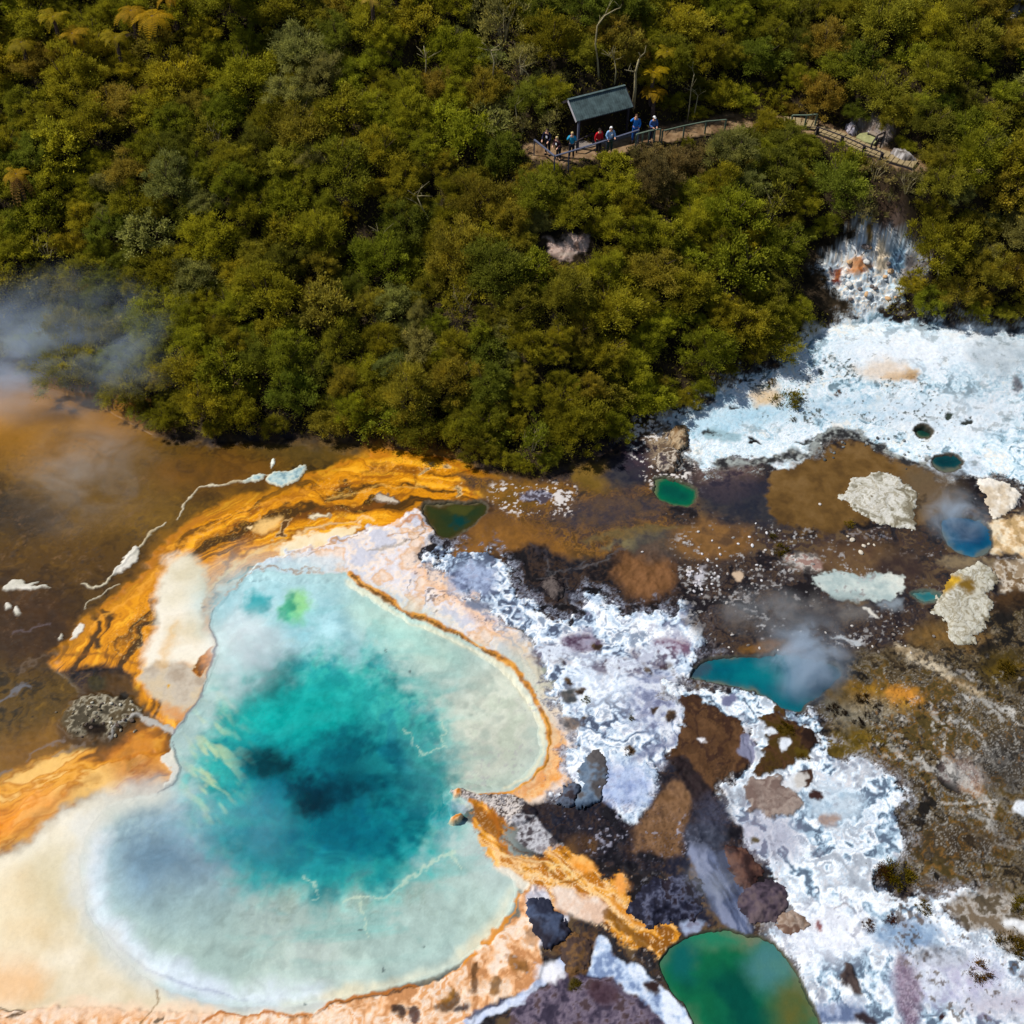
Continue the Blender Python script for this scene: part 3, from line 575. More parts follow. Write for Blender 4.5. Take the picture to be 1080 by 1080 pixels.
    # mud below it
    L([(720, 610), (760, 590), (830, 590), (860, 625), (930, 640), (980, 650), (960, 690), (890, 690), (820, 684), (760, 686), (730, 660)], [(28, 22, 28), (50, 40, 44), (88, 68, 50), (40, 36, 44), (70, 60, 58)], n=5, contrast=1.6, soft=8, op=.85)
    K([(720, 560), (880, 560), (960, 640), (940, 680), (760, 680), (720, 640)], [(186, 186, 186), (140, 136, 134)], thr=1.15, op=.8, soft=10); S(742, 610, 7, 11, [(180, 178, 184)], soft=4, n=3, cut=.1); S(778, 611, 6, 4, [(190, 166, 140)], soft=2); S(812, 683, 36, 7, [(120, 82, 34), (90, 66, 30)], soft=4, n=3)
    S(880, 645, 44, 16, [(80, 80, 84), (120, 116, 112)], soft=12, n=2, op=.7)
    L([(875, 668), (892, 671), (910, 680)], [(170, 176, 180)], line=3.5, soft=1.6); L([(912, 642), (922, 646), (930, 650)], [(200, 196, 186)], line=4, soft=1.5)
    # olive and ochre ground, far lower right
    L([(900, 690), (950, 680), (1000, 650), (1090, 640), (1300, 640), (1300, 1100), (1090, 1000), (1040, 960), (1010, 930), (960, 935), (925, 918), (950, 880), (945, 845), (960, 830), (950, 815), (920, 790), (880, 780), (862, 750), (880, 725)],
      [(36, 32, 28), (74, 60, 38), (104, 88, 60), (54, 48, 40), (124, 112, 92), (84, 70, 34)], n=5, contrast=1.6, soft=8, amp=.05, wet=.1)
    S(920, 735, 50, 14, [(130, 96, 24), (170, 126, 30)], soft=9, n=3, a=.1); S(952, 732, 22, 6, [(200, 136, 52), (180, 120, 40)], soft=5, n=3, a=.15); S(910, 785, 40, 18, [(84, 68, 14), (116, 94, 26)], soft=8, n=3); S(908, 748, 40, 14, [(140, 132, 112)], soft=9, n=2, op=.7)
    L([(950, 684), (985, 700), (1010, 718), (1030, 730)], [(190, 176, 150), (150, 130, 100)], line=12, soft=5, n=3, breakup=2); S(1000, 670, 46, 14, [(130, 96, 44), (110, 84, 46)], soft=9, n=3, op=.8); S(1062, 706, 30, 20, [(96, 76, 16), (70, 56, 20)], soft=10, n=3)
    S(1022, 828, 14, 9, [(176, 120, 40), (150, 108, 60)], soft=4, n=3, a=.5); S(1015, 815, 26, 16, [(140, 120, 116), (170, 164, 160)], soft=9, n=3, op=.7, a=.5)
    for p, w in [([(1010, 735), (1040, 745), (1075, 770)], 7), ([(1000, 760), (1040, 790), (1060, 800)], 5), ([(930, 790), (970, 800), (1010, 820), (1045, 860)], 8), ([(960, 870), (1000, 850), (1045, 850)], 3.5), ([(985, 760), (1000, 800), (1015, 815)], 5), ([(1030, 860), (1060, 885)], 4), ([(1040, 900), (1085, 890)], 3)]:
        L(p, [(160, 158, 152), (196, 194, 188)], line=w, soft=2.5, n=3, breakup=2.2, op=.75, rough=2)
    K([(900, 770), (1080, 700), (1080, 900), (960, 920)], [(166, 164, 156), (196, 192, 186)], thr=.95, op=.55, n='n3a', soft=16); K([(900, 770), (1080, 640), (1080, 1000), (960, 920)], [(26, 22, 22)], thr=.7, op=.75, n='n4b', soft=16)
    S(1010, 890, 60, 20, [(56, 44, 34), (84, 66, 40)], soft=14, n=3, op=.7); S(1060, 800, 26, 30, [(40, 38, 38), (76, 70, 64)], soft=14, n=3, op=.7); S(1078, 851, 10, 9, [(214, 220, 226)], soft=3)
    LOW = [(890, 700), (960, 690), (1090, 650), (1200, 650), (1200, 1000), (1040, 950), (960, 930), (960, 840), (880, 770)]
    F.folds(LOW, (26, 22, 22), .75, .35, -.75); F.folds(LOW, (150, 104, 44), .5, .22, .95); F.folds(LOW, (176, 172, 164), .6, .10, .25); F.folds(LOW, (40, 36, 34), .5, .16, .6); F.folds(LOW, (190, 186, 178), .4, .05, -.25)
    # ---- lower white river
    WC = [(700, 716), (727, 728), (760, 729), (790, 728), (815, 743), (845, 753), (860, 756), (868, 772), (875, 783), (893, 803), (920, 806), (945, 826), (962, 838), (948, 855), (950, 888), (947, 912), (925, 920), (928, 936), (953, 946), (985, 945), (1013, 938), (1030, 946), (1006, 952), (1000, 960), (1040, 985),
          (1090, 1010), (1300, 1090), (1300, 1300), (880, 1250), (868, 1086), (850, 1042), (836, 1018), (817, 992), (815, 984), (850, 986), (853, 972), (836, 955), (812, 915), (790, 880), (764, 848), (776, 822), (790, 785), (768, 757), (740, 744), (716, 740)]
    L(WC, [(62, 58, 62), (112, 112, 118), (164, 166, 170), (96, 82, 68)], n=6, contrast=1.5, soft=6, rough=2.2, grow=10, breakup=4, op=.75, cut=-.2)
    L(WC, [(96, 112, 132), (164, 190, 208), (220, 230, 238), (242, 244, 246), (190, 206, 220), (214, 212, 214)], n=5, contrast=1.3, soft=1.5, rough=1.6, h=.06, hs=3, amp=.016, wet=0, breakup=1.9)
    L(WC, [(70, 66, 76), (110, 108, 118)], n=6, soft=3, grow=-5, op=.65, cut=1.1, rough=2); L(WC, [(140, 160, 178), (168, 184, 198)], n=5, soft=6, grow=-3, op=.5, cut=.9, rough=2)
    S(812, 880, 36, 26, [(126, 124, 144), (168, 168, 184)], soft=16, n=5, a=.6, op=.7); S(868, 985, 50, 30, [(226, 228, 236)], soft=18, op=.7); S(955, 985, 34, 16, [(120, 146, 176), (160, 182, 204)], soft=9, n=3); S(1000, 1030, 60, 30, [(168, 164, 190), (212, 216, 226)], soft=16, n=3, op=.8)
    L([(948, 1004), (954, 1004), (966, 1026), (970, 1062), (960, 1095), (950, 1080), (944, 1040), (940, 1022)], [(104, 78, 100), (128, 104, 124), (158, 138, 156), (110, 84, 104)], n=6, soft=8, op=.85); S(1060, 1060, 40, 14, [(140, 124, 144), (186, 184, 196)], soft=12, n=5, op=.8)
    S(880, 850, 30, 22, [(166, 188, 204), (196, 210, 220)], soft=12, n=3, op=.8); S(872, 868, 10, 6, [(160, 140, 130)], soft=4); S(880, 1070, 36, 12, [(100, 116, 150), (160, 172, 196)], soft=7, n=3)
    L([(880, 960), (888, 955), (900, 958), (905, 966)], [(120, 110, 110)], line=2, soft=1.2, op=.8); L([(880, 1032), (887, 1020), (895, 1022), (904, 1040), (905, 1055), (895, 1052), (884, 1042)], [(52, 42, 44), (90, 76, 72)], n=3, soft=2, h=.12, amp=.05); S(912, 1075, 12, 6, [(60, 48, 54)], soft=3, n=3, a=.3); S(862, 977, 3, 7, [(140, 90, 90)], soft=2); S(993, 1071, 4, 4, [(60, 36, 40)], soft=1.5)
    K(WC, [(140, 150, 172), (120, 120, 134)], thr=1.0, op=.5, n='n3b', soft=4); K([(940, 940), (1080, 940), (1080, 1080), (980, 1060)], [(66, 52, 44), (100, 84, 70)], thr=.8, op=.8, soft=10)
    L([(1000, 955), (1040, 940), (1090, 950), (1200, 980), (1200, 1010), (1090, 1010), (1045, 990)], [(96, 84, 66), (170, 164, 156), (120, 104, 84)], n=3, contrast=1.8, soft=6)
    L([(1060, 975), (1075, 977), (1095, 985)], [(216, 218, 220)], line=8, soft=3)
    S(990, 1008, 26, 10, [(190, 196, 204), (84, 78, 80)], n=3, contrast=2, soft=6, op=.7)
    for lv in (-.7, 0, .7): F.folds(WC, (116, 126, 146), .4, .07, lv)
    # brown islands in the river
    for p, c in [([(719, 736), (738, 742), (760, 752), (787, 768), (778, 806), (758, 830), (750, 848), (730, 828), (712, 802), (718, 768)], [(70, 44, 30), (92, 62, 36), (104, 72, 44)]), ([(802, 758), (818, 752), (833, 757), (856, 770), (857, 792), (842, 803), (822, 816), (792, 818), (806, 790)], [(64, 40, 24), (92, 62, 36), (78, 58, 16)]),
                 ([(850, 766), (862, 768), (860, 788), (848, 792)], [(46, 28, 22), (70, 46, 30)]), ([(786, 828), (808, 824), (832, 826), (843, 850), (820, 863), (796, 856), (784, 846)], [(134, 118, 110), (156, 140, 130), (120, 100, 92)])]:
        L(p, c, n=5, soft=1.6, rough=1.6, h=.08, amp=.02, rim=((40, 28, 26), 1.5, .35))
    for P_ in ([(719, 736), (738, 742), (760, 752), (787, 768), (778, 806), (758, 830), (750, 848), (730, 828), (712, 802), (718, 768)], [(802, 758), (818, 752), (833, 757), (856, 770), (857, 792), (842, 803), (822, 816), (792, 818), (806, 790)]):
        F.folds(P_, (44, 28, 22), .7, .3, .5); F.folds(P_, (136, 100, 62), .45, .2, -.5); F.folds(P_, (36, 24, 22), .6, .16, -.1, f='mb')
    for u, v, a, b, c in [(828, 770, 9, 6, (84, 66, 10)), (846, 798, 6, 5, (92, 74, 14)), (852, 822, 9, 11, (72, 48, 34)), (842, 828, 8, 10, (206, 210, 214)), (846, 826, 6, 7, (190, 186, 180)), (862, 842, 6, 5, (70, 44, 40)), (810, 775, 7, 4, (206, 212, 220)), (826, 786, 6, 7, (210, 216, 224)), (741, 780, 4, 3, (222, 222, 226)), (786, 792, 8, 12, (126, 128, 152)), (770, 738, 8, 5, (112, 116, 146)), (800, 884, 5, 4, (96, 84, 60))]: S(u, v, a, b, [c], soft=2, n=3)
    S(700, 845, 0.1, 0.1, [(0, 0, 0)])
    # ---- dark ground between spit and lower river
    L([(550, 846), (600, 842), (615, 834), (642, 852), (662, 868), (678, 868), (692, 834), (714, 800), (730, 828), (750, 848), (764, 850), (790, 882), (770, 900), (745, 910), (700, 920), (660, 915), (630, 905), (610, 890), (560, 875)], [(20, 17, 28), (38, 34, 46), (64, 48, 42), (30, 32, 50)], n=5, contrast=1.7, soft=2.5, amp=.05, wet=.4)
    L([(674, 865), (690, 840), (716, 820), (728, 850), (722, 880), (716, 905), (690, 900), (664, 898)], [(112, 80, 50), (132, 98, 68), (90, 64, 46)], n=2, soft=5, wet=.5); S(610, 890, 22, 12, [(100, 70, 40), (70, 50, 40)], soft=6, n=3); K([(560, 850), (700, 850), (760, 900), (620, 900)], [(150, 150, 166)], thr=.95, op=.8)
    L([(712, 800), (732, 812), (752, 838), (748, 850), (728, 840)], [(34, 24, 28), (52, 38, 40)], n=3, soft=3)
    L([(541, 865), (552, 858), (566, 862), (578, 880), (600, 905), (575, 900), (556, 892)], [(130, 126, 132), (190, 190, 194), (84, 76, 80)], n=3, contrast=1.8, soft=2)
    DRK = [(545, 850), (620, 838), (690, 845), (760, 850), (790, 885), (800, 960), (740, 985), (700, 960), (640, 915), (600, 890)]
    F.folds(DRK, (120, 124, 146), .4, .08, .2, f='mb'); F.folds(DRK, (96, 66, 40), .5, .2, .7); F.folds(DRK, (14, 12, 20), .7, .2, -.4, f='mb')
    # blue-grey flow
    L([(726, 902), (742, 890), (764, 900), (780, 930), (792, 962), (790, 985), (770, 978), (750, 960), (735, 940)], [(62, 70, 96), (92, 104, 136), (126, 134, 160)], streak=along(1.0, .02, .14), contrast=1.5, soft=4, wet=.4); S(745, 880, 24, 18, [(52, 58, 76), (80, 86, 104)], soft=8, n=3, op=.8); S(755, 855, 20, 16, [(76, 80, 102), (60, 60, 76)], soft=10, n=6, op=.7)
    L([(705, 905), (730, 905), (740, 940), (750, 965), (740, 980), (715, 985), (700, 980), (712, 950)], [(30, 32, 54), (50, 46, 58), (100, 76, 50)], n=3, contrast=1.7, soft=4)
    L([(715, 975), (735, 970), (742, 980), (722, 990)], [(150, 164, 190), (120, 120, 140)], soft=3, n=3)
    # ---- orange delta
    L([(498, 850), (512, 855), (530, 866), (540, 895), (556, 903), (590, 890), (606, 900), (628, 914), (640, 928), (650, 920), (664, 928), (658, 948), (672, 964), (700, 978), (712, 985), (700, 1015), (690, 1008), (672, 998), (650, 985), (632, 970), (606, 966), (590, 958), (570, 942), (548, 936), (540, 922), (520, 905), (514, 885), (505, 870)],
      [(146, 88, 12), (206, 134, 26), (226, 164, 72), (232, 190, 132), (184, 112, 14)], streak=along(.62, .02, .09), contrast=1.3, soft=3, h=.02, amp=.006, wet=.8, breakup=1.5, rough=1.5)
    DE = [(498, 850), (530, 866), (545, 898), (590, 888), (640, 925), (664, 928), (672, 962), (712, 985), (690, 1010), (606, 966), (548, 936), (505, 870)]
    F.folds(DE, (238, 214, 172), .8, .16, .35, f='mb', soft=3); F.folds(DE, (120, 74, 8), .7, .18, -.35, f='mb', soft=3); F.folds(DE, (232, 196, 150), .7, .14, .2, soft=3); F.folds(DE, (140, 86, 10), .6, .16, -.6, soft=3)
    L([(520, 912), (535, 912), (548, 920), (560, 930), (548, 938), (538, 926)], [(212, 206, 190)], soft=3); L([(585, 935), (610, 945), (634, 955), (630, 972), (606, 968), (588, 955)], [(212, 180, 156), (224, 206, 190)], n=3, soft=4)
    for p, w, c in [([(520, 862), (530, 880), (540, 900), (560, 908), (575, 908)], 6, (168, 94, 8)), ([(530, 895), (555, 907), (590, 915), (612, 930)], 1.8, (234, 206, 150)), ([(568, 912), (582, 925), (598, 930), (618, 920)], 4, (150, 92, 8)), ([(575, 920), (590, 912), (600, 922), (585, 928)], 1.6, (236, 206, 140)), ([(634, 962), (660, 980), (684, 998)], 9, (128, 82, 20)),
                    ([(640, 950), (665, 968), (690, 985)], 4, (208, 136, 40)), ([(545, 915), (565, 925), (600, 940)], 2, (230, 200, 150)), ([(528, 875), (545, 893), (555, 897)], 3, (96, 58, 10)), ([(610, 935), (632, 948), (650, 962)], 2, (232, 196, 140))]:
        L(p, [c], line=w, soft=1.6, op=.85)
    S(615, 912, 16, 8, [(222, 140, 40), (230, 170, 90)], soft=4, n=3, a=.3); S(655, 935, 8, 12, [(224, 150, 70)], soft=4)
    # ---- foot of the frame: pale wedge, purple rock, white curve
    L([(556, 940), (575, 938), (585, 960), (600, 968), (592, 985), (575, 1000), (565, 985)], [(206, 206, 214), (170, 166, 176), (224, 210, 204)], n=3, soft=2.5)
    L([(626, 985), (640, 995), (655, 1014), (668, 1018), (694, 1040), (722, 1065), (738, 1090), (738, 1140), (690, 1100), (660, 1040), (622, 1035), (618, 1010)], [(120, 140, 176), (176, 194, 218), (214, 222, 234)], n=3, contrast=1.4, soft=2, wet=0)
    L([(535, 1085), (548, 1056), (572, 1040), (600, 1024), (622, 1028), (648, 1030), (664, 1044), (686, 1064), (706, 1090), (700, 1180), (520, 1180)], [(66, 58, 78), (98, 86, 104), (120, 108, 124), (84, 66, 70)], n=3, contrast=1.5, soft=2, h=.12, hs=8, amp=.04)
    L([(490, 1082), (520, 1066), (545, 1055), (566, 1038), (590, 1022), (596, 1018)], [(206, 214, 230), (170, 184, 214)], line=10, soft=2, n=3); L([(488, 1076), (520, 1060), (530, 1056)], [(50, 54, 90)], line=3, soft=1.5, op=.8); S(580, 1025, 14, 10, [(224, 224, 230)], soft=4)
    S(606, 1040, 7, 6, [(90, 76, 14), (60, 50, 20)], soft=2.5, n=3); S(640, 1046, 16, 12, [(76, 50, 60)], soft=5, n=3, op=.8); S(690, 1045, 10, 6, [(60, 42, 40)], soft=3, n=3)
    L([(596, 1012), (580, 1000), (590, 985), (604, 990), (624, 982), (622, 1008), (612, 1030), (600, 1034)], [(84, 58, 32), (112, 80, 46), (60, 46, 46)], n=3, soft=2.5)
    # patches that the shrubs leave open on the slope
    L([(577, 250), (592, 252), (606, 244), (622, 247), (618, 262), (606, 272), (592, 272), (582, 262)], [(176, 146, 132), (206, 180, 166), (150, 120, 104)], n=3, soft=3, amp=.06); S(600, 268, 10, 2.5, [(196, 176, 160)], soft=1.5)
    L([(1050, 30), (1062, 14), (1072, 2), (1072, -30), (1200, -60), (1200, 20), (1085, 10), (1068, 24)], [(120, 112, 104), (160, 152, 144), (196, 190, 184)], n=3, contrast=1.6, soft=2, amp=.08)
    L([(1020, 176), (1042, 172), (1062, 178), (1040, 184)], [(150, 134, 88), (176, 160, 110)], n=3, soft=2)
    L([(795, 94), (806, 98), (803, 118), (790, 124), (792, 108)], [(112, 84, 66), (130, 100, 80)], n=3, soft=4); L([(838, 352), (848, 343), (868, 340), (870, 350), (848, 358)], [(214, 208, 190)], soft=3, op=.6)
    L([(897, 130), (912, 122), (936, 124), (944, 130), (936, 150), (930, 156), (905, 148)], [(104, 92, 84), (150, 140, 134), (120, 100, 86)], n=3, contrast=1.5, soft=3, amp=.05)
    L([(924, 160), (940, 158), (962, 166), (968, 172), (948, 170)], [(120, 112, 106), (170, 164, 160)], n=3, contrast=1.6, soft=2, amp=.06)
    # the gravel track
    d = np.full(len(F.x), 99, dtype=f32)
    I = np.nonzero((F.x > 0) & (F.x < 36) & (F.gy > 56) & (F.gy < 69))[0]
    if len(I):
        d = track_d(F.x[I], F.gy[I], 14) + .12 * F.n3a[I]
        m = (1 - sstep(.75, 1.05, d))[:, None]
        F.col[I] = F.col[I] * (1 - m) + F.pick(I, [(112, 86, 60), (140, 112, 80), (158, 130, 98)], 3, 1.2) * m
        F.amp[I] = F.amp[I] * (1 - m[:, 0]) + .012 * m[:, 0]
    # basins of the small springs
    for P, c, dep in [(GREEN_POOL, (40, 70, 50), .5), (TEAL_POOL, (20, 60, 66), .5), (BLUE_POOL, (30, 60, 70), .4), (OLIVE_POOL, (40, 42, 16), .3), (JADE_POOL, (10, 60, 40), .5), (DARK_POOL, (10, 40, 42), .4), (TINY_POOL, (30, 44, 34), .35), (SMALL_POOL, (60, 100, 96), .25)]:
        L(P, [c], soft=1, clean=True, h=-dep, hs=8, wet=.6, rim=((120, 104, 84), 2.4, .5), amp=.012)
    lum = F.col @ np.array([.3, .6, .1], dtype=f32)
    F.col[:] = np.clip(F.col * (.88 * np.clip((lum / .28) ** .2, .55, 1.06))[:, None], 0, .9)
    return F
# ------------------------------------------------------------------ materials of ground and water
def new_mat(name):
    m = bpy.data.materials.new(name); m.use_nodes = True
    t = m.node_tree; t.nodes.clear()
    out = t.nodes.new('ShaderNodeOutputMaterial')
    b = t.nodes.new('ShaderNodeBsdfPrincipled')
    t.links.new(b.outputs[0], out.inputs[0])
    return m, t, b, out
def N(t, kind, **kw):
    n = t.nodes.new('ShaderNode' + kind)
    for k, v in kw.items():
        if k in n.inputs: n.inputs[k].default_value = v
        else: setattr(n, k, v)
    return n
def ramp(t, fac, stops):
    r = t.nodes.new('ShaderNodeValToRGB')
    e = r.color_ramp.elements
    while len(e) < len(stops): e.new(.5)
    for q, (p, c) in zip(e, stops): q.position = p; q.color = tuple(c) + (1,) if len(c) == 3 else c
    t.links.new(fac, r.inputs[0]); return r
def mixc(t, fac, a, b, mode='MIX'):
    m = t.nodes.new('ShaderNodeMix'); m.data_type = 'RGBA'; m.blend_type = mode
    for i, s in ((0, fac), (6, a), (7, b)):
        if hasattr(s, 'is_linked') or hasattr(s, 'links'): t.links.new(s, m.inputs[i])
        else: m.inputs[i].default_value = s if i == 0 else (tuple(s) + (1,) if len(s) == 3 else s)
    return m.outputs[2]
def math_n(t, op, a, b):
    m = t.nodes.new('ShaderNodeMath'); m.operation = op
    for i, s in ((0, a), (1, b)):
        if isinstance(s, (int, float)): m.inputs[i].default_value = s
        else: t.links.new(s, m.inputs[i])
    return m.outputs[0]

def ground_material():
    m, t, b, out = new_mat('thermal_ground')
    at_ = N(t, 'Attribute', attribute_name='tint'); w = N(t, 'Attribute', attribute_name='wet')
    tc = N(t, 'TexCoord')
    n1 = N(t, 'TexNoise', Scale=5.0, Detail=9.0, Roughness=.68); t.links.new(tc.outputs['Object'], n1.inputs['Vector'])
    n2 = N(t, 'TexNoise', Scale=26.0, Detail=4.0, Roughness=.7); t.links.new(tc.outputs['Object'], n2.inputs['Vector'])
    g = ramp(t, n1.outputs[0], [(.28, (.74, .74, .75)), (.5, (1, 1, 1)), (.74, (1.16, 1.15, 1.12))])
    g2 = ramp(t, n2.outputs[0], [(.3, (.84, .84, .85)), (.5, (1, 1, 1)), (.72, (1.1, 1.1, 1.09))])
    dry = math_n(t, 'SUBTRACT', 1.0, w.outputs['Fac'])
    k = math_n(t, 'MULTIPLY_ADD', dry, .32)
    k.node.inputs[2].default_value = .3
    c = mixc(t, k, at_.outputs['Color'], g.outputs[0], 'MULTIPLY')
    c = mixc(t, k, c, g2.outputs[0], 'MULTIPLY')
    t.links.new(c, b.inputs['Base Color'])
    r = math_n(t, 'MULTIPLY_ADD', w.outputs['Fac'], -.5); r.node.inputs[2].default_value = .95
    t.links.new(r, b.inputs['Roughness'])
    b.inputs['Specular IOR Level'].default_value = .15
    bp = N(t, 'Bump', Strength=.22, Distance=.04)
    hh = math_n(t, 'ADD', n1.outputs[0], math_n(t, 'MULTIPLY', n2.outputs[0], .4))
    t.links.new(math_n(t, 'MULTIPLY', hh, math_n(t, 'ADD', math_n(t, 'MULTIPLY', dry, .95), .03)), bp.inputs['Height'])
    t.links.new(bp.outputs[0], b.inputs['Normal'])
    return m
def water_material(name='spring_water', rough=.09, bump=.3, scale=4.0, spec=.5):
    m, t, b, out = new_mat(name)
    at_ = N(t, 'Attribute', attribute_name='tint'); tc = N(t, 'TexCoord')
    n1 = N(t, 'TexNoise', Scale=scale, Detail=4.0, Roughness=.6, Distortion=.6); t.links.new(tc.outputs['Object'], n1.inputs['Vector'])
    n2 = N(t, 'TexNoise', Scale=scale * 2.6, Detail=5.0, Roughness=.65, Distortion=.3); t.links.new(tc.outputs['Object'], n2.inputs['Vector'])
    g = ramp(t, n2.outputs[0], [(.3, (.94, .95, .95)), (.5, (1, 1, 1)), (.72, (1.06, 1.05, 1.03))])
    t.links.new(mixc(t, .8, at_.outputs['Color'], g.outputs[0], 'MULTIPLY'), b.inputs['Base Color'])
    b.inputs['Roughness'].default_value = rough; b.inputs['IOR'].default_value = 1.33; b.inputs['Specular IOR Level'].default_value = spec
    bp = N(t, 'Bump', Strength=bump, Distance=.05); t.links.new(n1.outputs[0], bp.inputs['Height']); t.links.new(bp.outputs[0], b.inputs['Normal'])
    return m
M_GROUND = ground_material()
M_WATER = water_material()

# ------------------------------------------------------------------ the ground as one sheet
def axis(segs):
    out = []
    for a, b, st in segs: out.append(np.arange(a, b - 1e-6, st))
    return np.concatenate(out + [[segs[-1][1]]])
G = GSTEP
gx = axis([(-420, -120, 30), (-120, -60, 6), (-60, -36, 1), (-36, 36, G), (36, 60, 1), (60, 120, 6), (120, 420, 30)])
gy = axis([(-260, -60, 25), (-60, -4, 4), (-4, 7, .5), (7, 57, G), (57, 84, .22), (84, 120, 3), (120, 420, 30)])
GX, GY = np.meshgrid(gx, gy)
sh = GX.shape
px, py = GX.ravel(), GY.ravel()
pz = base_z(px, py)
pz = np.where(py > 115, np.minimum(pz, 40 + .05 * (py - 115)), pz)
FG = paint(Field(px, py, pz))
dense = (np.abs(px) < 40) & (py > 8) & (py < 90)
relief = FG.amp * (FG.n3a + .5 * FG.n2b + .28 * FG.n4a) * .8 * dense
gz = pz + FG.h * dense + relief
idx = np.arange(sh[0] * sh[1]).reshape(sh)
quads = np.stack([idx[:-1, :-1], idx[:-1, 1:], idx[1:, 1:], idx[1:, :-1]], -1).reshape(-1, 4)
me = mesh_np('ground', np.stack([px, py, gz], 1), quads, np.full(len(quads), 4), True)
attr_col(me, 'tint', FG.col); attr_f(me, 'wet', np.clip(FG.wet, 0, 1))
ground = link('ground', me, M_GROUND); tag(ground, kind='structure')
GZ = gz.reshape(sh)
def ground_z(x, y):
    i = int(np.clip(np.searchsorted(gx, x) - 1, 0, len(gx) - 2)); j = int(np.clip(np.searchsorted(gy, y) - 1, 0, len(gy) - 2))
    fx = (x - gx[i]) / (gx[i + 1] - gx[i]); fy = (y - gy[j]) / (gy[j + 1] - gy[j])
    return float((GZ[j, i] * (1 - fx) + GZ[j, i + 1] * fx) * (1 - fy) + (GZ[j + 1, i] * (1 - fx) + GZ[j + 1, i + 1] * fx) * fy)
def on_ground(u, v):
    """the point of the ground that shows at a photo position"""
    lo, hi = 20.0, 140.0
    d = (at(u, v, 0) - Vector((0, 0, CAM_H))).normalized()
    p = None
    for k in np.arange(20, 120, .25):
        q = Vector((0, 0, CAM_H)) + d * float(k)
        if q.z < ground_z(q.x, q.y): p = k; break
    if p is None: p = 90
    a, b = p - .25, p
    for _ in range(12):
        c = (a + b) / 2; q = Vector((0, 0, CAM_H)) + d * float(c)
        if q.z < ground_z(q.x, q.y): b = c
        else: a = c
    return Vector((0, 0, CAM_H)) + d * float(b)

# ------------------------------------------------------------------ springs
def spring(name, poly, level, step, mat, fn=None, grow=3):
    P = smooth_poly(poly)
    c = P.mean(0); d = P - c; P2 = c + d * (1 + grow / np.maximum(np.hypot(d[:, 0], d[:, 1]), 5))[:, None]
    w = np.array([at(u, v, level)[:2] for u, v in P2]).astype(f32)
    lo, hi = w.min(0), w.max(0)
    xs, ys = np.arange(lo[0], hi[0] + step, step), np.arange(lo[1], hi[1] + step, step)
    X, Y = np.meshgrid(xs, ys); x, y = X.ravel().astype(f32), Y.ravel().astype(f32)
    ins = (pdist(x, y, w) > 0).reshape(X.shape)
    ii = np.arange(x.size).reshape(X.shape)
    ok = ins[:-1, :-1] & ins[:-1, 1:] & ins[1:, 1:] & ins[1:, :-1]
    q = np.stack([ii[:-1, :-1], ii[:-1, 1:], ii[1:, 1:], ii[1:, :-1]], -1)[ok]
    used, inv = np.unique(q, return_inverse=True)
    x, y = x[used], y[used]
    F = Field(x, y, np.full(len(x), level))
    if fn is None: paint(F); col = F.col
    else: col = fn(F)
    me = mesh_np(name, np.stack([x, y, np.full(len(x), level)], 1), inv.reshape(-1, 4), np.full(len(q), 4), True)
    attr_col(me, 'tint', col)
    return tag(link(name, me, mat), kind='structure')
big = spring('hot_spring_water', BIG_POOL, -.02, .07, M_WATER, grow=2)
def shade(*stops):
    """colour from the shore to the middle of a small spring"""
    def fn(F, P=None):
        return None
    return fn
def deep(poly, edge, mid, core, reach, off=(0, 0), spots=()):
    P = smooth_poly(poly)
    def fn(F):
        d = pdist(F.u + off[0], F.v + off[1], P) + reach * .18 * F.n2a
        a = sstep(0, reach * .45, d)[:, None]; b = sstep(reach * .4, reach, d)[:, None]
        c = lin(edge) * (1 - a) + lin(mid) * a
        sh_ = (1 - sstep(-1, 5, d + 1.2 * F.n3a))[:, None] * .6
        c = c * (1 - sh_) + lin((112, 108, 84)) * sh_
        c = c * (1 - b) + lin(core) * b
        F.col[:] = c * (1 + .07 * F.n3a[:, None])
        for u, v, ru, rv, cc, so in spots: F.spot(u, v, ru, rv, cc, soft=so)
        return np.clip(F.col, 0, 1)
    return fn
spring('green_spring_water', GREEN_POOL, -.12, .07, M_WATER, deep(GREEN_POOL, (70, 104, 74), (12, 90, 58), (2, 66, 54), 60, (6, -8), [(815, 1020, 24, 26, [(70, 116, 104), (60, 110, 110)], 18), (840, 1066, 24, 30, [(84, 86, 40), (60, 84, 50)], 16), (745, 990, 40, 10, [(30, 110, 80)], 10), (722, 1015, 14, 22, [(10, 84, 80)], 12)]))
spring('teal_spring_water', TEAL_POOL, -.12, .07, M_WATER, deep(TEAL_POOL, (30, 84, 92), (0, 84, 96), (0, 74, 92), 22, spots=[(740, 706, 12, 8, [(44, 70, 84)], 6), (800, 712, 30, 9, [(0, 100, 108)], 8), (855, 715, 26, 20, [(24, 92, 116)], 12)]))
spring('blue_spring_water', BLUE_POOL, -.1, .06, M_WATER, deep(BLUE_POOL, (40, 92, 116), (10, 76, 108), (4, 62, 96), 20))
spring('olive_spring_water', OLIVE_POOL, -.09, .06, M_WATER, deep(OLIVE_POOL, (62, 46, 8), (42, 48, 14), (30, 46, 20), 18, spots=[(484, 552, 7, 6, [(4, 50, 46)], 4), (486, 538, 12, 5, [(60, 62, 18)], 4)]))
spring('jade_spring_water', JADE_POOL, -.12, .05, M_WATER, deep(JADE_POOL, (40, 84, 40), (0, 84, 58), (0, 70, 56), 12))
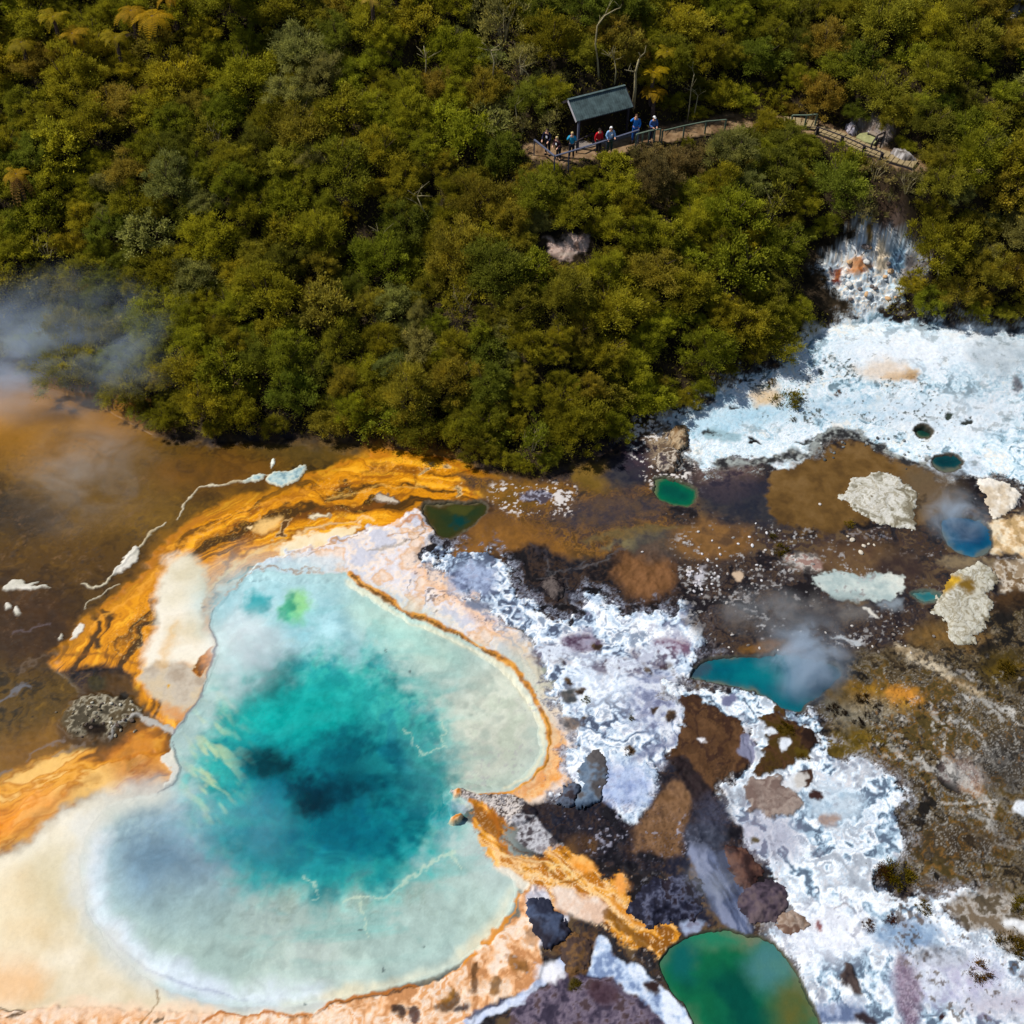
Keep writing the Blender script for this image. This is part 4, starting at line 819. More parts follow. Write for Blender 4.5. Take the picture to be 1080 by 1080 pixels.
spring('dark_spring_water', DARK_POOL, at(998, 488).z - .1 + float(base_z(np.array([at(998, 488).x]), np.array([at(998, 488).y]))[0]), .05, M_WATER, deep(DARK_POOL, (20, 60, 64), (4, 54, 58), (0, 44, 50), 9))
_p = at(975, 455, .6)
spring('little_spring_water', TINY_POOL, float(base_z(np.array([_p.x]), np.array([_p.y]))[0]) - .1, .05, M_WATER, deep(TINY_POOL, (50, 66, 50), (22, 58, 46), (10, 50, 44), 7))
spring('pale_spring_water', SMALL_POOL, -.1, .05, M_WATER, deep(SMALL_POOL, (84, 120, 112), (40, 104, 108), (30, 92, 98), 8))
# ------------------------------------------------------------------ foliage
def leaf_material(name, trans=.42):
    m, t, b, out = new_mat(name)
    oi = N(t, 'ObjectInfo'); tn = N(t, 'Attribute', attribute_name='tone')
    c1 = mixc(t, 1.0, oi.outputs['Color'], ramp(t, tn.outputs['Fac'], [(0, (.70, .72, .76)), (.45, (1.26, 1.26, 1.2)), (.75, (1.66, 1.62, 1.36)), (1, (2.4, 2.26, 1.75))]).outputs[0], 'MULTIPLY')
    t.links.new(c1, b.inputs['Base Color'])
    b.inputs['Roughness'].default_value = .7; b.inputs['Specular IOR Level'].default_value = .12
    tr = N(t, 'BsdfTranslucent'); t.links.new(c1, tr.inputs[0])
    mx = N(t, 'MixShader'); mx.inputs[0].default_value = trans
    t.links.new(b.outputs[0], mx.inputs[1]); t.links.new(tr.outputs[0], mx.inputs[2]); t.links.new(mx.outputs[0], out.inputs[0])
    return m
def plain_mat(name, c, rough=.85, var=.25, scale=8.0, spec=.2, metal=0.0, bump=0):
    m, t, b, out = new_mat(name)
    tc = N(t, 'TexCoord'); n = N(t, 'TexNoise', Scale=scale, Detail=5.0, Roughness=.65); t.links.new(tc.outputs['Object'], n.inputs['Vector'])
    a = [max(0, k * (1 - var)) for k in c]; z = [min(1, k * (1 + var)) for k in c]
    t.links.new(ramp(t, n.outputs[0], [(.32, a), (.68, z)]).outputs[0], b.inputs['Base Color'])
    b.inputs['Roughness'].default_value = rough; b.inputs['Specular IOR Level'].default_value = spec; b.inputs['Metallic'].default_value = metal
    if bump:
        bp = N(t, 'Bump', Strength=bump, Distance=.02); t.links.new(n.outputs[0], bp.inputs['Height']); t.links.new(bp.outputs[0], b.inputs['Normal'])
    return m
M_LEAF = leaf_material('scrub_leaf')
M_BARK = plain_mat('scrub_bark', lin((74, 60, 48)), var=.4)
M_PALE = plain_mat('bleached_wood', lin((156, 144, 108)), var=.35, scale=5)
M_FERNBARK = plain_mat('fern_trunk', lin((84, 70, 66)), var=.5, scale=14)

def unit(a): return a / np.maximum(np.linalg.norm(a, axis=1, keepdims=True), 1e-6)
def leaf_quads(p, a, b, l, w):
    """four-cornered leaves: centre, long axis, short axis, length, width"""
    l = np.asarray(l)[:, None] * .5; w = np.asarray(w)[:, None] * .5
    return np.stack([p - a * l, p + b * w + a * l * .1, p + a * l, p - b * w + a * l * .1], 1).reshape(-1, 3)
def crown_mesh(name, seed, R=1.0, H=.8, clumps=46, leaves=130, ll=.13, lw=.055, spread=.34, up=.5, rag=.3):
    g = np.random.default_rng(seed)
    # clumps lie all over a lumpy dome and some inside it
    z = g.uniform(-.6, 1, clumps); th = g.uniform(0, 2 * PI, clumps) ; q = np.sqrt(np.maximum(0, 1 - np.clip(z, 0, 1) ** 2)) * np.where(z < 0, .95, 1)
    lump = 1 + rag * np.sin(3 * th + seed) * .5 + rag * g.uniform(-.6, .5, clumps)
    rad = np.where(g.random(clumps) < .22, .55, .86) * lump
    cc = np.stack([q * np.cos(th) * rad * R, q * np.sin(th) * rad * R, z * rad * H], 1)
    cs = g.uniform(.6, 1.25, clumps) * spread * R
    ct = np.clip(g.normal(.45, .17, clumps), .05, .95)
    n = clumps * leaves
    k = np.repeat(np.arange(clumps), leaves)
    d = unit(g.normal(0, 1, (n, 3)))
    rr = np.abs(g.normal(0, .62, n)) + .12
    p = cc[k] + d * (rr * cs[k])[:, None] * np.array([1, 1, .75])
    o = unit(cc[k] * np.array([1, 1, .8]) + np.array([0, 0, .25 * R]))
    a = unit(o * .7 + d * .8 + np.array([0, 0, up]) + g.normal(0, .45, (n, 3)))
    b = unit(np.cross(a, g.normal(0, 1, (n, 3))))
    l = ll * g.uniform(.6, 1.35, n); w = lw * g.uniform(.7, 1.3, n)
    v = leaf_quads(p, a, b, l, w)
    me = mesh_np(name, v, np.arange(len(v)), np.full(n, 4))
    t = np.clip(ct[k] + g.normal(0, .13, n), 0, 1)
    attr_f(me, 'tone', np.repeat(t, 4))
    me.materials.append(M_LEAF)
    return me
def stems_mesh(name, seed, R=1.0, h=1.0, n=5, mat=None, r0=.05):
    g = random.Random(seed); mb = MB()
    for i in range(n):
        th = 2 * PI * i / n + g.uniform(-.4, .4); reach = R * g.uniform(.35, .7)
        top = Vector((math.cos(th) * reach, math.sin(th) * reach, h + g.uniform(0, .35)))
        mid = top * .5 + Vector((g.uniform(-.08, .08), g.uniform(-.08, .08), .05))
        r = r0 * g.uniform(.7, 1.2)
        mb.tube([(math.cos(th) * .04, math.sin(th) * .04, -.25), mid, top], [r, r * .7, r * .3], 5)
        for j in range(2):
            e = top + Vector((g.uniform(-.4, .4), g.uniform(-.4, .4), g.uniform(.1, .4))) * R
            mb.tube([mid.lerp(top, .6), e], [r * .45, r * .15], 4)
    me = mb.mesh(name); me.materials.append(mat or M_BARK); return me
NV = 9
CROWN = {'scrub': [crown_mesh('scrub_crown', 100 + i, 1, .85, 70 + 5 * (i % 4), 300, .088, .027, .24, .85, .5) for i in range(NV)],
         'tier': [crown_mesh('layered_crown', 200 + i, 1, .62, 60 + 4 * i, 290, .09, .028, .26, .45, .65) for i in range(5)],
         'round': [crown_mesh('broadleaf_crown', 300 + i, 1, .95, 60, 130, .11, .055, .26, .4, .45) for i in range(4)],
         'thin': [crown_mesh('sparse_crown', 400 + i, 1, .85, 30, 60, .13, .04, .30, .7, .5) for i in range(4)],
         'tuft': [crown_mesh('tussock_crown', 500 + i, 1, .7, 22, 70, .2, .06, .42, .7, .3) for i in range(4)]}
STEMS = [stems_mesh('scrub_stems', 20 + i, 1, .75, 4 + i % 3) for i in range(5)]
STEMS_PALE = [stems_mesh('pale_stems', 40 + i, 1, 1.0, 6, M_PALE, .035) for i in range(4)]

# ------------------------------------------------------------------ where the scrub grows
def box_poly(u0, v0, u1, v1): return np.array([(u0, v0), (u1, v0), (u1, v1), (u0, v1)], dtype=f32)
KEEP = [np.array(p, dtype=f32) for p in ([(599, 112), (602, 100), (661, 92), (668, 112), (696, 122), (700, 142), (672, 154), (640, 166), (612, 172), (596, 174), (580, 170), (562, 158), (562, 143), (575, 140), (598, 150)],
        [(696, 136), (740, 128), (775, 123), (782, 128), (782, 133), (740, 141), (700, 152)], [(850, 129), (872, 131), (915, 148), (970, 168), (966, 176), (930, 168), (890, 150), (862, 141), (850, 140)],
        [(897, 132), (904, 122), (936, 122), (946, 128), (936, 146), (944, 158), (916, 152)],
        [(864, 330), (846, 312), (848, 276), (872, 250), (896, 230), (936, 228), (954, 244), (966, 270), (958, 292), (942, 308), (932, 328), (940, 345), (890, 345)],
        [(562, 258), (568, 242), (606, 236), (628, 246), (624, 268), (606, 278), (578, 276)], [(1058, 24), (1070, 0), (1090, -10), (1090, 12)], [(1024, 178), (1042, 173), (1058, 178), (1042, 183)], [(800, 102), (803, 112), (796, 120), (792, 112)])]
def inside(P, u, v):
    return bool(pdist(np.array([u], dtype=f32), np.array([v], dtype=f32), P)[0] > 0)
KLO = [p.min(0) for p in KEEP]; KHI = [p.max(0) for p in KEEP]
def clear_of(x, y, z, R, H):
    for k in range(7):
        a = 2 * PI * k / 6
        q = (x + (R * .75 * math.cos(a) if k < 6 else 0), y + (R * .5 * math.sin(a) if k < 6 else 0), z + (H * .5 if k < 6 else H * .92))
        u, v = project(*q)
        for P, lo, hi in zip(KEEP, KLO, KHI):
            if lo[0] < u < hi[0] and lo[1] < v < hi[1] and inside(P, u, v): return False
    return True
rs = random.Random(4)
grow, far = [], []
cells = {}
def free(x, y, R, z, k=.62):
    cx, cy = int(x // 4), int(y // 4)
    for i in range(cx - 1, cx + 2):
        for j in range(cy - 1, cy + 2):
            for (a, b, r, c) in cells.get((i, j), ()):
                if (a - x) ** 2 + (b - y) ** 2 + (c - z) ** 2 < (k * (R + r)) ** 2: return False
    return True
def put(x, y, R, z): cells.setdefault((int(x // 4), int(y // 4)), []).append((x, y, R, z))
def shelter_free(x, y, R):
    return float(track_d(np.array([x]), np.array([y]), 14)[0]) > .75 + .38 * R
SHEL = at(636, 141, TRACK_Z)
for Rlo, Rhi, tries in [(1.55, 2.0, 260), (1.15, 1.55, 2600), (.85, 1.15, 7000), (.42, .85, 22000)]:
    for _ in range(tries):
        x, y = rs.uniform(-52, 52), rs.uniform(41, 88)
        s = y - float(foot_y(x))
        R = rs.uniform(Rlo, Rhi)
        if s < .15 + .28 * R: continue
        if Rhi < 1.6 and float(fbm(np.array([x * .42]), np.array([y * .42]), 9, 2)[0]) > .92: continue
        z = ground_z(x, y)
        if not free(x, y, R, z): continue
        u, v = project(x, y, z + R * .8)
        if not shelter_free(x, y, R): continue
        if abs(x - SHEL.x - .1) < 2.3 + .5 * R and -1.2 - .5 * R < y - SHEL.y < 2.0 + .35 * R: continue
        seen = -70 < u < 1150 and -70 < v < 560
        H = R * rs.uniform(1.25, 1.75)
        if seen and not clear_of(x, y, z, R, H): continue
        if not seen and R < 1.15: continue
        put(x, y, R, z)
        (grow if seen else far).append((x, y, z, R, H, float(u), float(v)))

TONES = {'olive': (138, 134, 28), 'yellow green': (150, 146, 32), 'deep green': (104, 112, 36), 'mid green': (128, 129, 32), 'brownish olive': (142, 130, 40), 'grey green': (144, 144, 84), 'rusty brown': (146, 124, 48), 'purplish brown': (124, 108, 74), 'golden olive': (154, 142, 30)}
LAND = [(634, 112, 'the green roofed shelter'), (740, 132, 'the gravel track'), (905, 148, 'the slatted boardwalk'), (920, 270, 'the pale scree gully'), (600, 258, 'the bare pinkish patch'), (35, 205, 'the lone drooping tree fern'),
        (130, 40, 'the cluster of yellow tree ferns'), (70, 340, 'the drifting steam bank'), (430, 455, 'the orange algae swirl'), (230, 450, 'the brown lagoon shore'), (640, 45, 'the curved bare trunk'), (1066, 15, 'the grey rock outcrop'),
        (770, 400, 'the white sinter plain'), (1030, 176, 'the bare yellow ledge'), (724, 108, 'the two thin pale trunks'), (570, 480, 'the olive brown seep'), (470, 235, 'the forked dead branches'), (1000, 310, 'the white flat below the gully'), (300, 60, 'the dark upper wood'), (860, 40, 'the upper bushy ridge'), (330, 260, 'the middle of the slope'), (760, 250, 'the slope under the track'), (180, 250, 'the grey lichen thicket'), (500, 90, 'the pale lichen thicket'), (480, 350, 'the lower middle slope')]
def where(u, v):
    d, a, b, t = min((math.hypot(u - a, (v - b) * 1.2), a, b, t) for a, b, t in LAND)
    if d < 26: return 'right beside ' + t
    return ('uphill of ' if v < b - abs(u - a) * .5 else 'downhill of ' if v > b + abs(u - a) * .5 else 'level with ') + t
used_labels = {}
def plant(kind, cat, x, y, z, R, H, crown, stems, tone, label, group, rz=None, hz=None, jitter=.2):
    o = empty(kind, (x, y, z - .03), rs.uniform(0, 6.28) if rz is None else rz)
    tag(o, label, cat, group)
    c = bpy.data.objects.new('crown', crown); COL.objects.link(c); c.parent = o
    hz = hz or H * .62
    c.location = (0, 0, H - hz * .95); c.scale = (R * rs.uniform(.92, 1.08), R * rs.uniform(.92, 1.08), hz)
    j = lambda: 1 + rs.uniform(-jitter, jitter)
    l = lin(tone); l = l * .72 + lin((134, 126, 44)) * .28 if cat == 'shrub' else l; k = j()
    h_ = 1 + rs.uniform(-.06, .06); c.color = (float(l[0]) * k * h_, float(l[1]) * k / h_, float(l[2]) * k, 1)
    if stems is not None:
        t = bpy.data.objects.new('trunk', stems); COL.objects.link(t); t.parent = o
        t.scale = (R * .8, R * .8, H * (.5 if stems.name.startswith('pale') else .66))
    return o
tone_n = lambda x, y, s: float(fbm(np.array([x * .16]), np.array([y * .16]), s, 3)[0])
count, rest, grown = {}, [], []
for (x, y, z, R, H, u, v) in sorted(grow, key=lambda t: -t[3] / (t[1] + 30)):
    a, b = tone_n(x, y, 1) + rs.gauss(0, .45), tone_n(x, y, 6) + rs.gauss(0, .4)
    form, kind = 'scrub', 'manuka_shrub'
    if b > 1.35: tone = 'grey green'
    elif b > .8: tone = 'brownish olive'
    elif b < -1.5: tone = 'rusty brown'
    elif a > .85: tone = 'yellow green'
    elif a > .25: tone = 'golden olive' if rs.random() < .22 else 'olive'
    elif a > -.5: tone = 'olive' if rs.random() < .55 else 'mid green'
    else: tone = 'deep green' if rs.random() < .6 else 'mid green'
    if math.hypot((u - 520) / 110, (v - 80) / 70) < 1 and rs.random() < .6: tone = 'grey green'; form = 'thin'
    if math.hypot((u - 180) / 80, (v - 230) / 70) < 1 and rs.random() < .45: tone = 'grey green'
    if math.hypot((u - 930) / 50, (v - 215) / 40) < 1: tone = 'purplish brown'; form = 'thin'
    if math.hypot((u - 700) / 50, (v - 175) / 22) < 1 and rs.random() < .7: tone = 'purplish brown'
    if u < 230 and v < 110 and rs.random() < .5: tone = rs.choice(['yellow green', 'golden olive', 'rusty brown'])
    if v > 350 and tone in ('rusty brown', 'grey green') and rs.random() < .7: tone = 'olive'
    r = rs.random()
    if form == 'scrub' and r < .22: form = 'tier'
    elif form == 'scrub' and r < .34: form = 'round'; kind = 'broadleaf_shrub'
    elif form == 'scrub' and r < .365: form = 'thin'
    if form == 'scrub' and count.get('manuka_shrub', 0) >= 296: form = 'tier'  # remaining manuka are drawn flat topped too; the kind marks crown shape only
    if form == 'tier':
        kind = 'kanuka_shrub'
        if count.get(kind, 0) >= 296: rest.append((x, y, z, R, H)); continue
    if form == 'thin': kind = 'lichen_shrub'
    if form == 'tier' and tone == 'rusty brown': kind = 'heath_shrub'
    shape = {'scrub': 'bushy', 'tier': 'flat topped', 'round': 'round leaved', 'thin': 'twiggy'}[form]
    size = 'broad' if R > 1.5 else 'large' if R > 1.2 else 'middling' if R > .9 else 'small'
    words_ = {'manuka_shrub': 'manuka shrub', 'kanuka_shrub': 'kanuka shrub', 'broadleaf_shrub': 'leafy shrub', 'lichen_shrub': 'lichen covered shrub', 'heath_shrub': 'heath shrub'}[kind]
    label = f'{size} {shape} {tone} {words_} {where(u, v)}'
    cr = rs.choice(CROWN[form]); st = rs.choice(STEMS_PALE if form == 'thin' else STEMS)
    o_ = plant(kind, 'shrub', x, y, z, R, H, cr, st, TONES[tone], label, {'manuka_shrub': 'manuka shrubs on the wooded slope', 'kanuka_shrub': 'flat topped kanuka shrubs on the slope', 'broadleaf_shrub': 'leafy shrubs on the wooded slope', 'lichen_shrub': 'lichen covered shrubs on the slope', 'heath_shrub': 'heath shrubs on the slope'}[kind])
    count[kind] = count.get(kind, 0) + 1
    grown.append((o_, label, tone, x, y, size))
print('plants', count, 'beyond the frame', len(far), 'low', len(rest))

# bushes that would read alike are told apart by the bush next to them
same = {}
for t in grown: same.setdefault(t[1], []).append(t)
for lab, ts in same.items():
    if len(ts) < 2: continue
    for (o_, _, tone, x, y, size) in ts:
        near = sorted(((q[3] - x) ** 2 + (q[4] - y) ** 2, q[2], q[5]) for q in grown if q[0] is not o_)[0]
        for new in (f'{lab} touching a {near[2]} {near[1]} bush', f'{lab} by a {near[1]} bush', f'{lab} by {near[1]} growth', lab):
            if len(new.split()) <= 16: break
        o_['label'] = new
# scrub beyond the frame, as one wood
def merged(name, items, forms, every=3, grow_=1.6):
    vs, fs, ts, n0 = [], [], [], 0
    for (x, y, z, R, H) in items:
        me = rs.choice(CROWN[rs.choice(forms)])
        n = len(me.vertices); co = np.empty(n * 3, dtype=f32); me.vertices.foreach_get('co', co); co = co.reshape(-1, 4, 3)
        t = np.empty(n, dtype=f32); me.attributes['tone'].data.foreach_get('value', t)
        k = slice(0, None, every); co = co[k]; c0 = co.mean(1, keepdims=True); co = c0 + (co - c0) * grow_
        th = rs.uniform(0, 6.28); c, s = math.cos(th), math.sin(th); co = co.reshape(-1, 3)
        q = np.stack([(co[:, 0] * c - co[:, 1] * s) * R + x, (co[:, 0] * s + co[:, 1] * c) * R + y, co[:, 2] * H * .62 + z + H * .42], 1)
        vs.append(q); ts.append(t.reshape(-1, 4)[k].ravel()); n0 += len(q)
    v = np.concatenate(vs); me = mesh_np(name, v, np.arange(n0), np.full(n0 // 4, 4)); attr_f(me, 'tone', np.concatenate(ts)); me.materials.append(M_LEAF)
    o = link(name, me); l = lin((112, 108, 28)); o.color = (float(l[0]), float(l[1]), float(l[2]), 1); return o
w = merged('far_woodland', [t[:5] for t in far], ['scrub', 'tier'])
tag(w, 'olive green scrub covering the slope beyond the bushes', 'woodland', kind='stuff')

if rest:
    w = merged('low_scrub', rest, ['scrub', 'tier'], 2, 1.35)
    tag(w, 'low olive scrub filling the gaps between the larger shrubs', 'scrub', kind='stuff')
# low fern and litter between the stems
g = np.random.default_rng(8)
n = 230000
x = g.uniform(-44, 44, n); y = g.uniform(43, 82, n)
s_ = y - foot_y(x)
I = np.nonzero((s_ > .15) & (track_d(x, y, 14) > 1.0))[0]
x, y = x[I], y[I]; u, v = project(x, y, base_z(x, y)); ok = np.ones(len(x), bool)
for P in KEEP[3:]: ok &= pdist(u.astype(f32), v.astype(f32), P) < 0
x, y = x[ok], y[ok]; n = len(x)
j = np.clip(np.searchsorted(gy, y) - 1, 0, len(gy) - 2); i = np.clip(np.searchsorted(gx, x) - 1, 0, len(gx) - 2)
z = GZ[j, i] + g.uniform(.0, .45, n) ** 1.3
a = unit(g.normal(0, 1, (n, 3)) + np.array([0, 0, .6])); b = unit(np.cross(a, g.normal(0, 1, (n, 3))))
v = leaf_quads(np.stack([x, y, z], 1), a, b, g.uniform(.12, .34, n), g.uniform(.04, .09, n))
me = mesh_np('undergrowth', v, np.arange(len(v)), np.full(n, 4)); attr_f(me, 'tone', np.repeat(np.clip(g.normal(.4, .2, n), 0, 1), 4)); me.materials.append(M_LEAF)
o = link('undergrowth', me); l = lin((120, 110, 42)); o.color = (float(l[0]), float(l[1]), float(l[2]), 1)
tag(o, 'low ferns and dry litter between the stems of the scrub', 'undergrowth', kind='stuff')

# ------------------------------------------------------------------ tree ferns
def frond_mesh(mb_v, tone, g, th, L, rise, droop, base):
    k = 16; out = np.array([math.cos(th), math.sin(th), 0]); side = np.array([-math.sin(th), math.cos(th), 0])
    t = np.linspace(.06, 1, k)
    spine = base + np.outer(t * L, out) * np.cos(t * .5)[:, None] + np.outer(rise * t - droop * t ** 2.2, [0, 0, 1])
    w = L * .20 * np.sin(np.pi * np.clip(t * .94 + .06, 0, 1)) ** .8
    for s in (-1, 1):
        for i in range(k - 1):
            p = spine[i]; q = spine[i + 1]; e = side * s * w[i] + out * w[i] * .35 - np.array([0, 0, .25]) * w[i]
            mb_v.extend([p, p * .4 + q * .6, p * .55 + q * .45 + e, p + e * .95]); tone.extend([.35 + .5 * g.random()] * 4)
def fern_crown(seed, n=15, L=1.5, rise=.55, droop=1.0):
    g = random.Random(seed); v, t = [], []
    for i in range(n):
        frond_mesh(v, t, g, 2 * PI * i / n + g.uniform(-.15, .15), L * g.uniform(.8, 1.1), rise * g.uniform(.6, 1.2), droop * g.uniform(.8, 1.3), np.array([0, 0, 0.0]))
    v = np.array(v); me = mesh_np('fern_crown', v, np.arange(len(v)), np.full(len(v) // 4, 4)); attr_f(me, 'tone', np.array(t)); me.materials.append(M_LEAF); return me
FERN = [fern_crown(3), fern_crown(9, 13, 1.35, .7, .9)]
FERN_DEAD = fern_crown(5, 14, 1.1, .1, 1.9)
def trunk_mesh(name, h, r, mat, lean=.1, seed=0):
    g = random.Random(seed); mb = MB(); k = 6
    mb.tube([(lean * (i / k) ** 2 + g.uniform(-.03, .03), g.uniform(-.03, .03), -.3 + (h + .3) * i / k) for i in range(k + 1)], [r * (1.25 - .45 * i / k) for i in range(k + 1)], 8)
    me = mb.mesh(name); me.materials.append(mat); return me
FERN_TRUNK = trunk_mesh('fern_trunk', 2.6, .13, M_FERNBARK, 0)
def fern(u, v, h, sc, tone, label, dead=False):
    p = on_ground(u, v + 17 * h * .75)
    o = empty('tree_fern', p, rs.uniform(0, 6)); tag(o, label, 'tree fern', 'tree ferns standing out of the scrub')
    t = link('trunk', FERN_TRUNK, parent=o); t.scale = (1, 1, h / 2.6)
    c = link('crown', rs.choice(FERN), parent=o, loc=(0, 0, h)); c.scale = (sc,) * 3; l = lin(tone) * .6; c.color = (*[float(k) for k in l], 1)
    if dead:
        d = link('dead_foliage', FERN_DEAD, parent=o, loc=(0, 0, h - .08)); d.scale = (sc,) * 3; l = lin((146, 112, 60)); d.color = (*[float(k) for k in l], 1)
for a in [(172, 28, 3.0, 1.1, (190, 152, 22), 'tall tree fern with a golden round crown and pale trunk'), (148, 20, 2.4, .9, (178, 140, 24), 'small golden tree fern close behind the tall one'), (132, 48, 2.4, .85, (160, 140, 22), 'short yellow green tree fern in front of the golden ones'), (70, 28, 2.8, .95, (168, 146, 20), 'yellow tree fern near the upper corner of the wood'),
          (88, 44, 2.5, .9, (182, 146, 26), 'tree fern with orange tinged fronds beside a dark gap'), (190, 6, 2.8, .9, (196, 150, 26), 'orange gold tree fern highest on the slope'), (34, 52, 2.2, .8, (150, 132, 22), 'dull yellow tree fern nearest the wood edge')]: fern(*a)
fern(33, 190, 2.9, .8, (176, 140, 24), 'lone tree fern with a hanging skirt of dead brown fronds', True)
for a in [(686, 82, 2.0, .8, (190, 160, 20), 'bright yellow tree fern behind the shelter roof'), (700, 62, 2.0, .75, (166, 146, 24), 'yellow green tree fern uphill of the bright one'), (688, 100, 1.6, .7, (176, 140, 24), 'low tree fern just uphill of the standing walkers'), (396, 10, 2.6, .7, (176, 150, 60), 'pale tree fern beside a black gap at the top')]: fern(*a)

# ------------------------------------------------------------------ bare and dead trees
def bare_tree(u, v, pts, r, twigs, label, seed, kind='dead_tree'):
    """pts: the trunk's bends in metres from its foot"""
    g = random.Random(seed); p = on_ground(u, v)
    o = empty(kind, p); tag(o, label, 'dead tree', 'bare bleached trees in the scrub')
    mb = MB(); k = len(pts); r *= .78
    mb.tube([(0, 0, -.3)] + pts, [r * 1.2] + [r * (1 - .6 * i / k) for i in range(k)], 6); mb.build('trunk', M_PALE, o, True)
    for i in range(twigs):
        a = Vector(pts[g.randrange(max(1, k // 2), k)]); b = MB(); d = Vector((g.uniform(-1, 1), g.uniform(-.8, .4), g.uniform(.2, 1))).normalized()
        m = a + d * g.uniform(.3, .6); e = m + (d + Vector((g.uniform(-.6, .6), g.uniform(-.4, .4), g.uniform(-.2, .4)))) * g.uniform(.3, .6)
        b.tube([a, m, e], [r * .45, r * .32, r * .12], 5)
        b.tube([m, m + Vector((g.uniform(-.4, .4), g.uniform(-.3, .3), g.uniform(.1, .4)))], [r * .28, r * .1], 4)
        b.build('branch', M_PALE, o, True)
bare_tree(632, 82, [(-.15, 0, 1.0), (-.35, 0, 2.1), (-.3, 0, 3.2), (.1, 0, 3.8), (.7, -.1, 4.2)], .075, 3, 'curved bare pale trunk bending over the scrub uphill of the shelter', 1)
bare_tree(668, 112, [(.02, 0, 1.2), (-.05, 0, 2.2), (.1, 0, 3.0)], .12, 4, 'thick pale trunk stub beside the end of the shelter roof', 2)
bare_tree(725, 128, [(0, 0, 1.0), (-.03, 0, 2.2), (.05, 0, 3.1)], .05, 2, 'taller of two thin pale trunks behind the gravel track', 3)
bare_tree(730, 128, [(.1, 0, .8), (.15, 0, 1.7)], .045, 3, 'shorter of two thin pale trunks behind the gravel track', 4)
bare_tree(452, 242, [(.0, 0, .9), (-.3, 0, 1.5), (-.55, 0, 2.3)], .07, 4, 'forked dead branches leaning over a dark gap', 5)
bare_tree(560, 104, [(.1, 0, .8), (-.2, 0, 1.6), (-.7, 0, 2.0)], .05, 4, 'arched grey dead branch above the shaded thicket', 6)
bare_tree(520, 95, [(0, 0, .9), (.1, 0, 1.8), (-.1, 0, 2.5)], .07, 5, 'short pale dead tree in the pale lichen thicket', 7)
bare_tree(450, 98, [(0, 0, 1.0), (.1, 0, 2.2), (.0, 0, 3.0)], .06, 5, 'upright pale dead trunk on the pale thicket edge', 8)
bare_tree(545, 138, [(.0, 0, .9), (-.1, 0, 1.7)], .045, 2, 'thin pale stake of a dead trunk before the shelter', 9)
bare_tree(648, 88, [(.05, 0, .8), (-.1, 0, 1.5)], .05, 7, 'spray of grey bare twigs behind the shelter roof', 10)
bare_tree(400, 470 - 200, [(.0, 0, .7), (.3, 0, 1.5)], .05, 3, 'small leaning dead trunk on the middle slope', 11)
bare_tree(985, 300, [(.1, 0, .6), (-.1, 0, 1.3), (.2, 0, 1.8)], .05, 6, 'grey dead shrub beside the scree gully', 12)
# ------------------------------------------------------------------ the track's shelter, rails, boardwalk
M_ROOF = plain_mat('green_roof_paint', lin((78, 94, 94)), .6, .45, 2.2, .25)
M_DARKWOOD = plain_mat('stained_timber', lin((52, 46, 50)), .8, .3, 12)
M_RAIL = plain_mat('weathered_blue_grey_rail', lin((84, 88, 106)), .7, .2, 10)
M_GREENRAIL = plain_mat('green_grey_rail', lin((96, 110, 94)), .7, .2, 10)
M_DECK = plain_mat('weathered_deck', lin((146, 128, 94)), .85, .25, 6)
M_DECKGREY = plain_mat('grey_deck', lin((140, 126, 112)), .85, .25, 6)
M_WALL = plain_mat('dark_wall_board', lin((48, 44, 44)), .8, .3, 7)
M_SEAT = plain_mat('pale_bench_top', lin((170, 166, 170)), .7, .2, 9)
TZ = TRACK_Z
# shelter: eave seen from (610,127.5) to (666,113)
e0, e1 = at(610, 127.5, TZ + 1.9), at(666, 113, TZ + 1.9)
ex = (e1 - e0); LEN = ex.length; ex.normalize(); ey = Vector((-ex.y, ex.x, 0))
rzs = math.atan2(ex.y, ex.x)
sh_o = empty('shelter', (e0.x, e0.y, TZ), rzs)
tag(sh_o, 'open fronted timber shelter with a green sheet roof beside the gravel track', 'shelter')
def roof_slope(y0, z0, y1, z1):
    mb = MB(); n = 26; th = .035
    for i in range(n):      # ribbed sheet: narrow upstands between flat pans
        a, b = -.12 + (LEN + .24) * i / n, -.12 + (LEN + .24) * (i + 1) / n
        w = (b - a)
        for (p, q, r) in ((a, a + w * .82, 0), (a + w * .82, b, .022)):
            mb.add([(p, y0, z0 + r), (q, y0, z0 + r), (q, y1, z1 + r), (p, y1, z1 + r), (p, y0, z0 - th), (q, y0, z0 - th), (q, y1, z1 - th), (p, y1, z1 - th)],
                   [(0, 1, 2, 3), (7, 6, 5, 4), (0, 4, 5, 1), (1, 5, 6, 2), (2, 6, 7, 3), (3, 7, 4, 0)])
    return mb
roof_slope(0, 1.9, 1.12, 2.72).build('front_roof', M_ROOF, sh_o)
roof_slope(1.125, 2.72, 2.35, 1.9).build('rear_roof', M_ROOF, sh_o)
mb = MB(); mb.bar((-.14, 1.12, 2.76), (LEN + .14, 1.12, 2.76), .16, .03); mb.build('ridge_cap', M_ROOF, sh_o)
for x in (-.14, LEN + .14):
    mb = MB(); mb.bar((x, .0, 1.85), (x, 1.12, 2.68), .035, .14); mb.build('barge_board', M_SEAT if x < 0 else M_DARKWOOD, sh_o)
    mb = MB(); mb.bar((x, 1.14, 2.68), (x, 2.35, 1.85), .035, .14); mb.build('barge_board', M_DARKWOOD, sh_o)
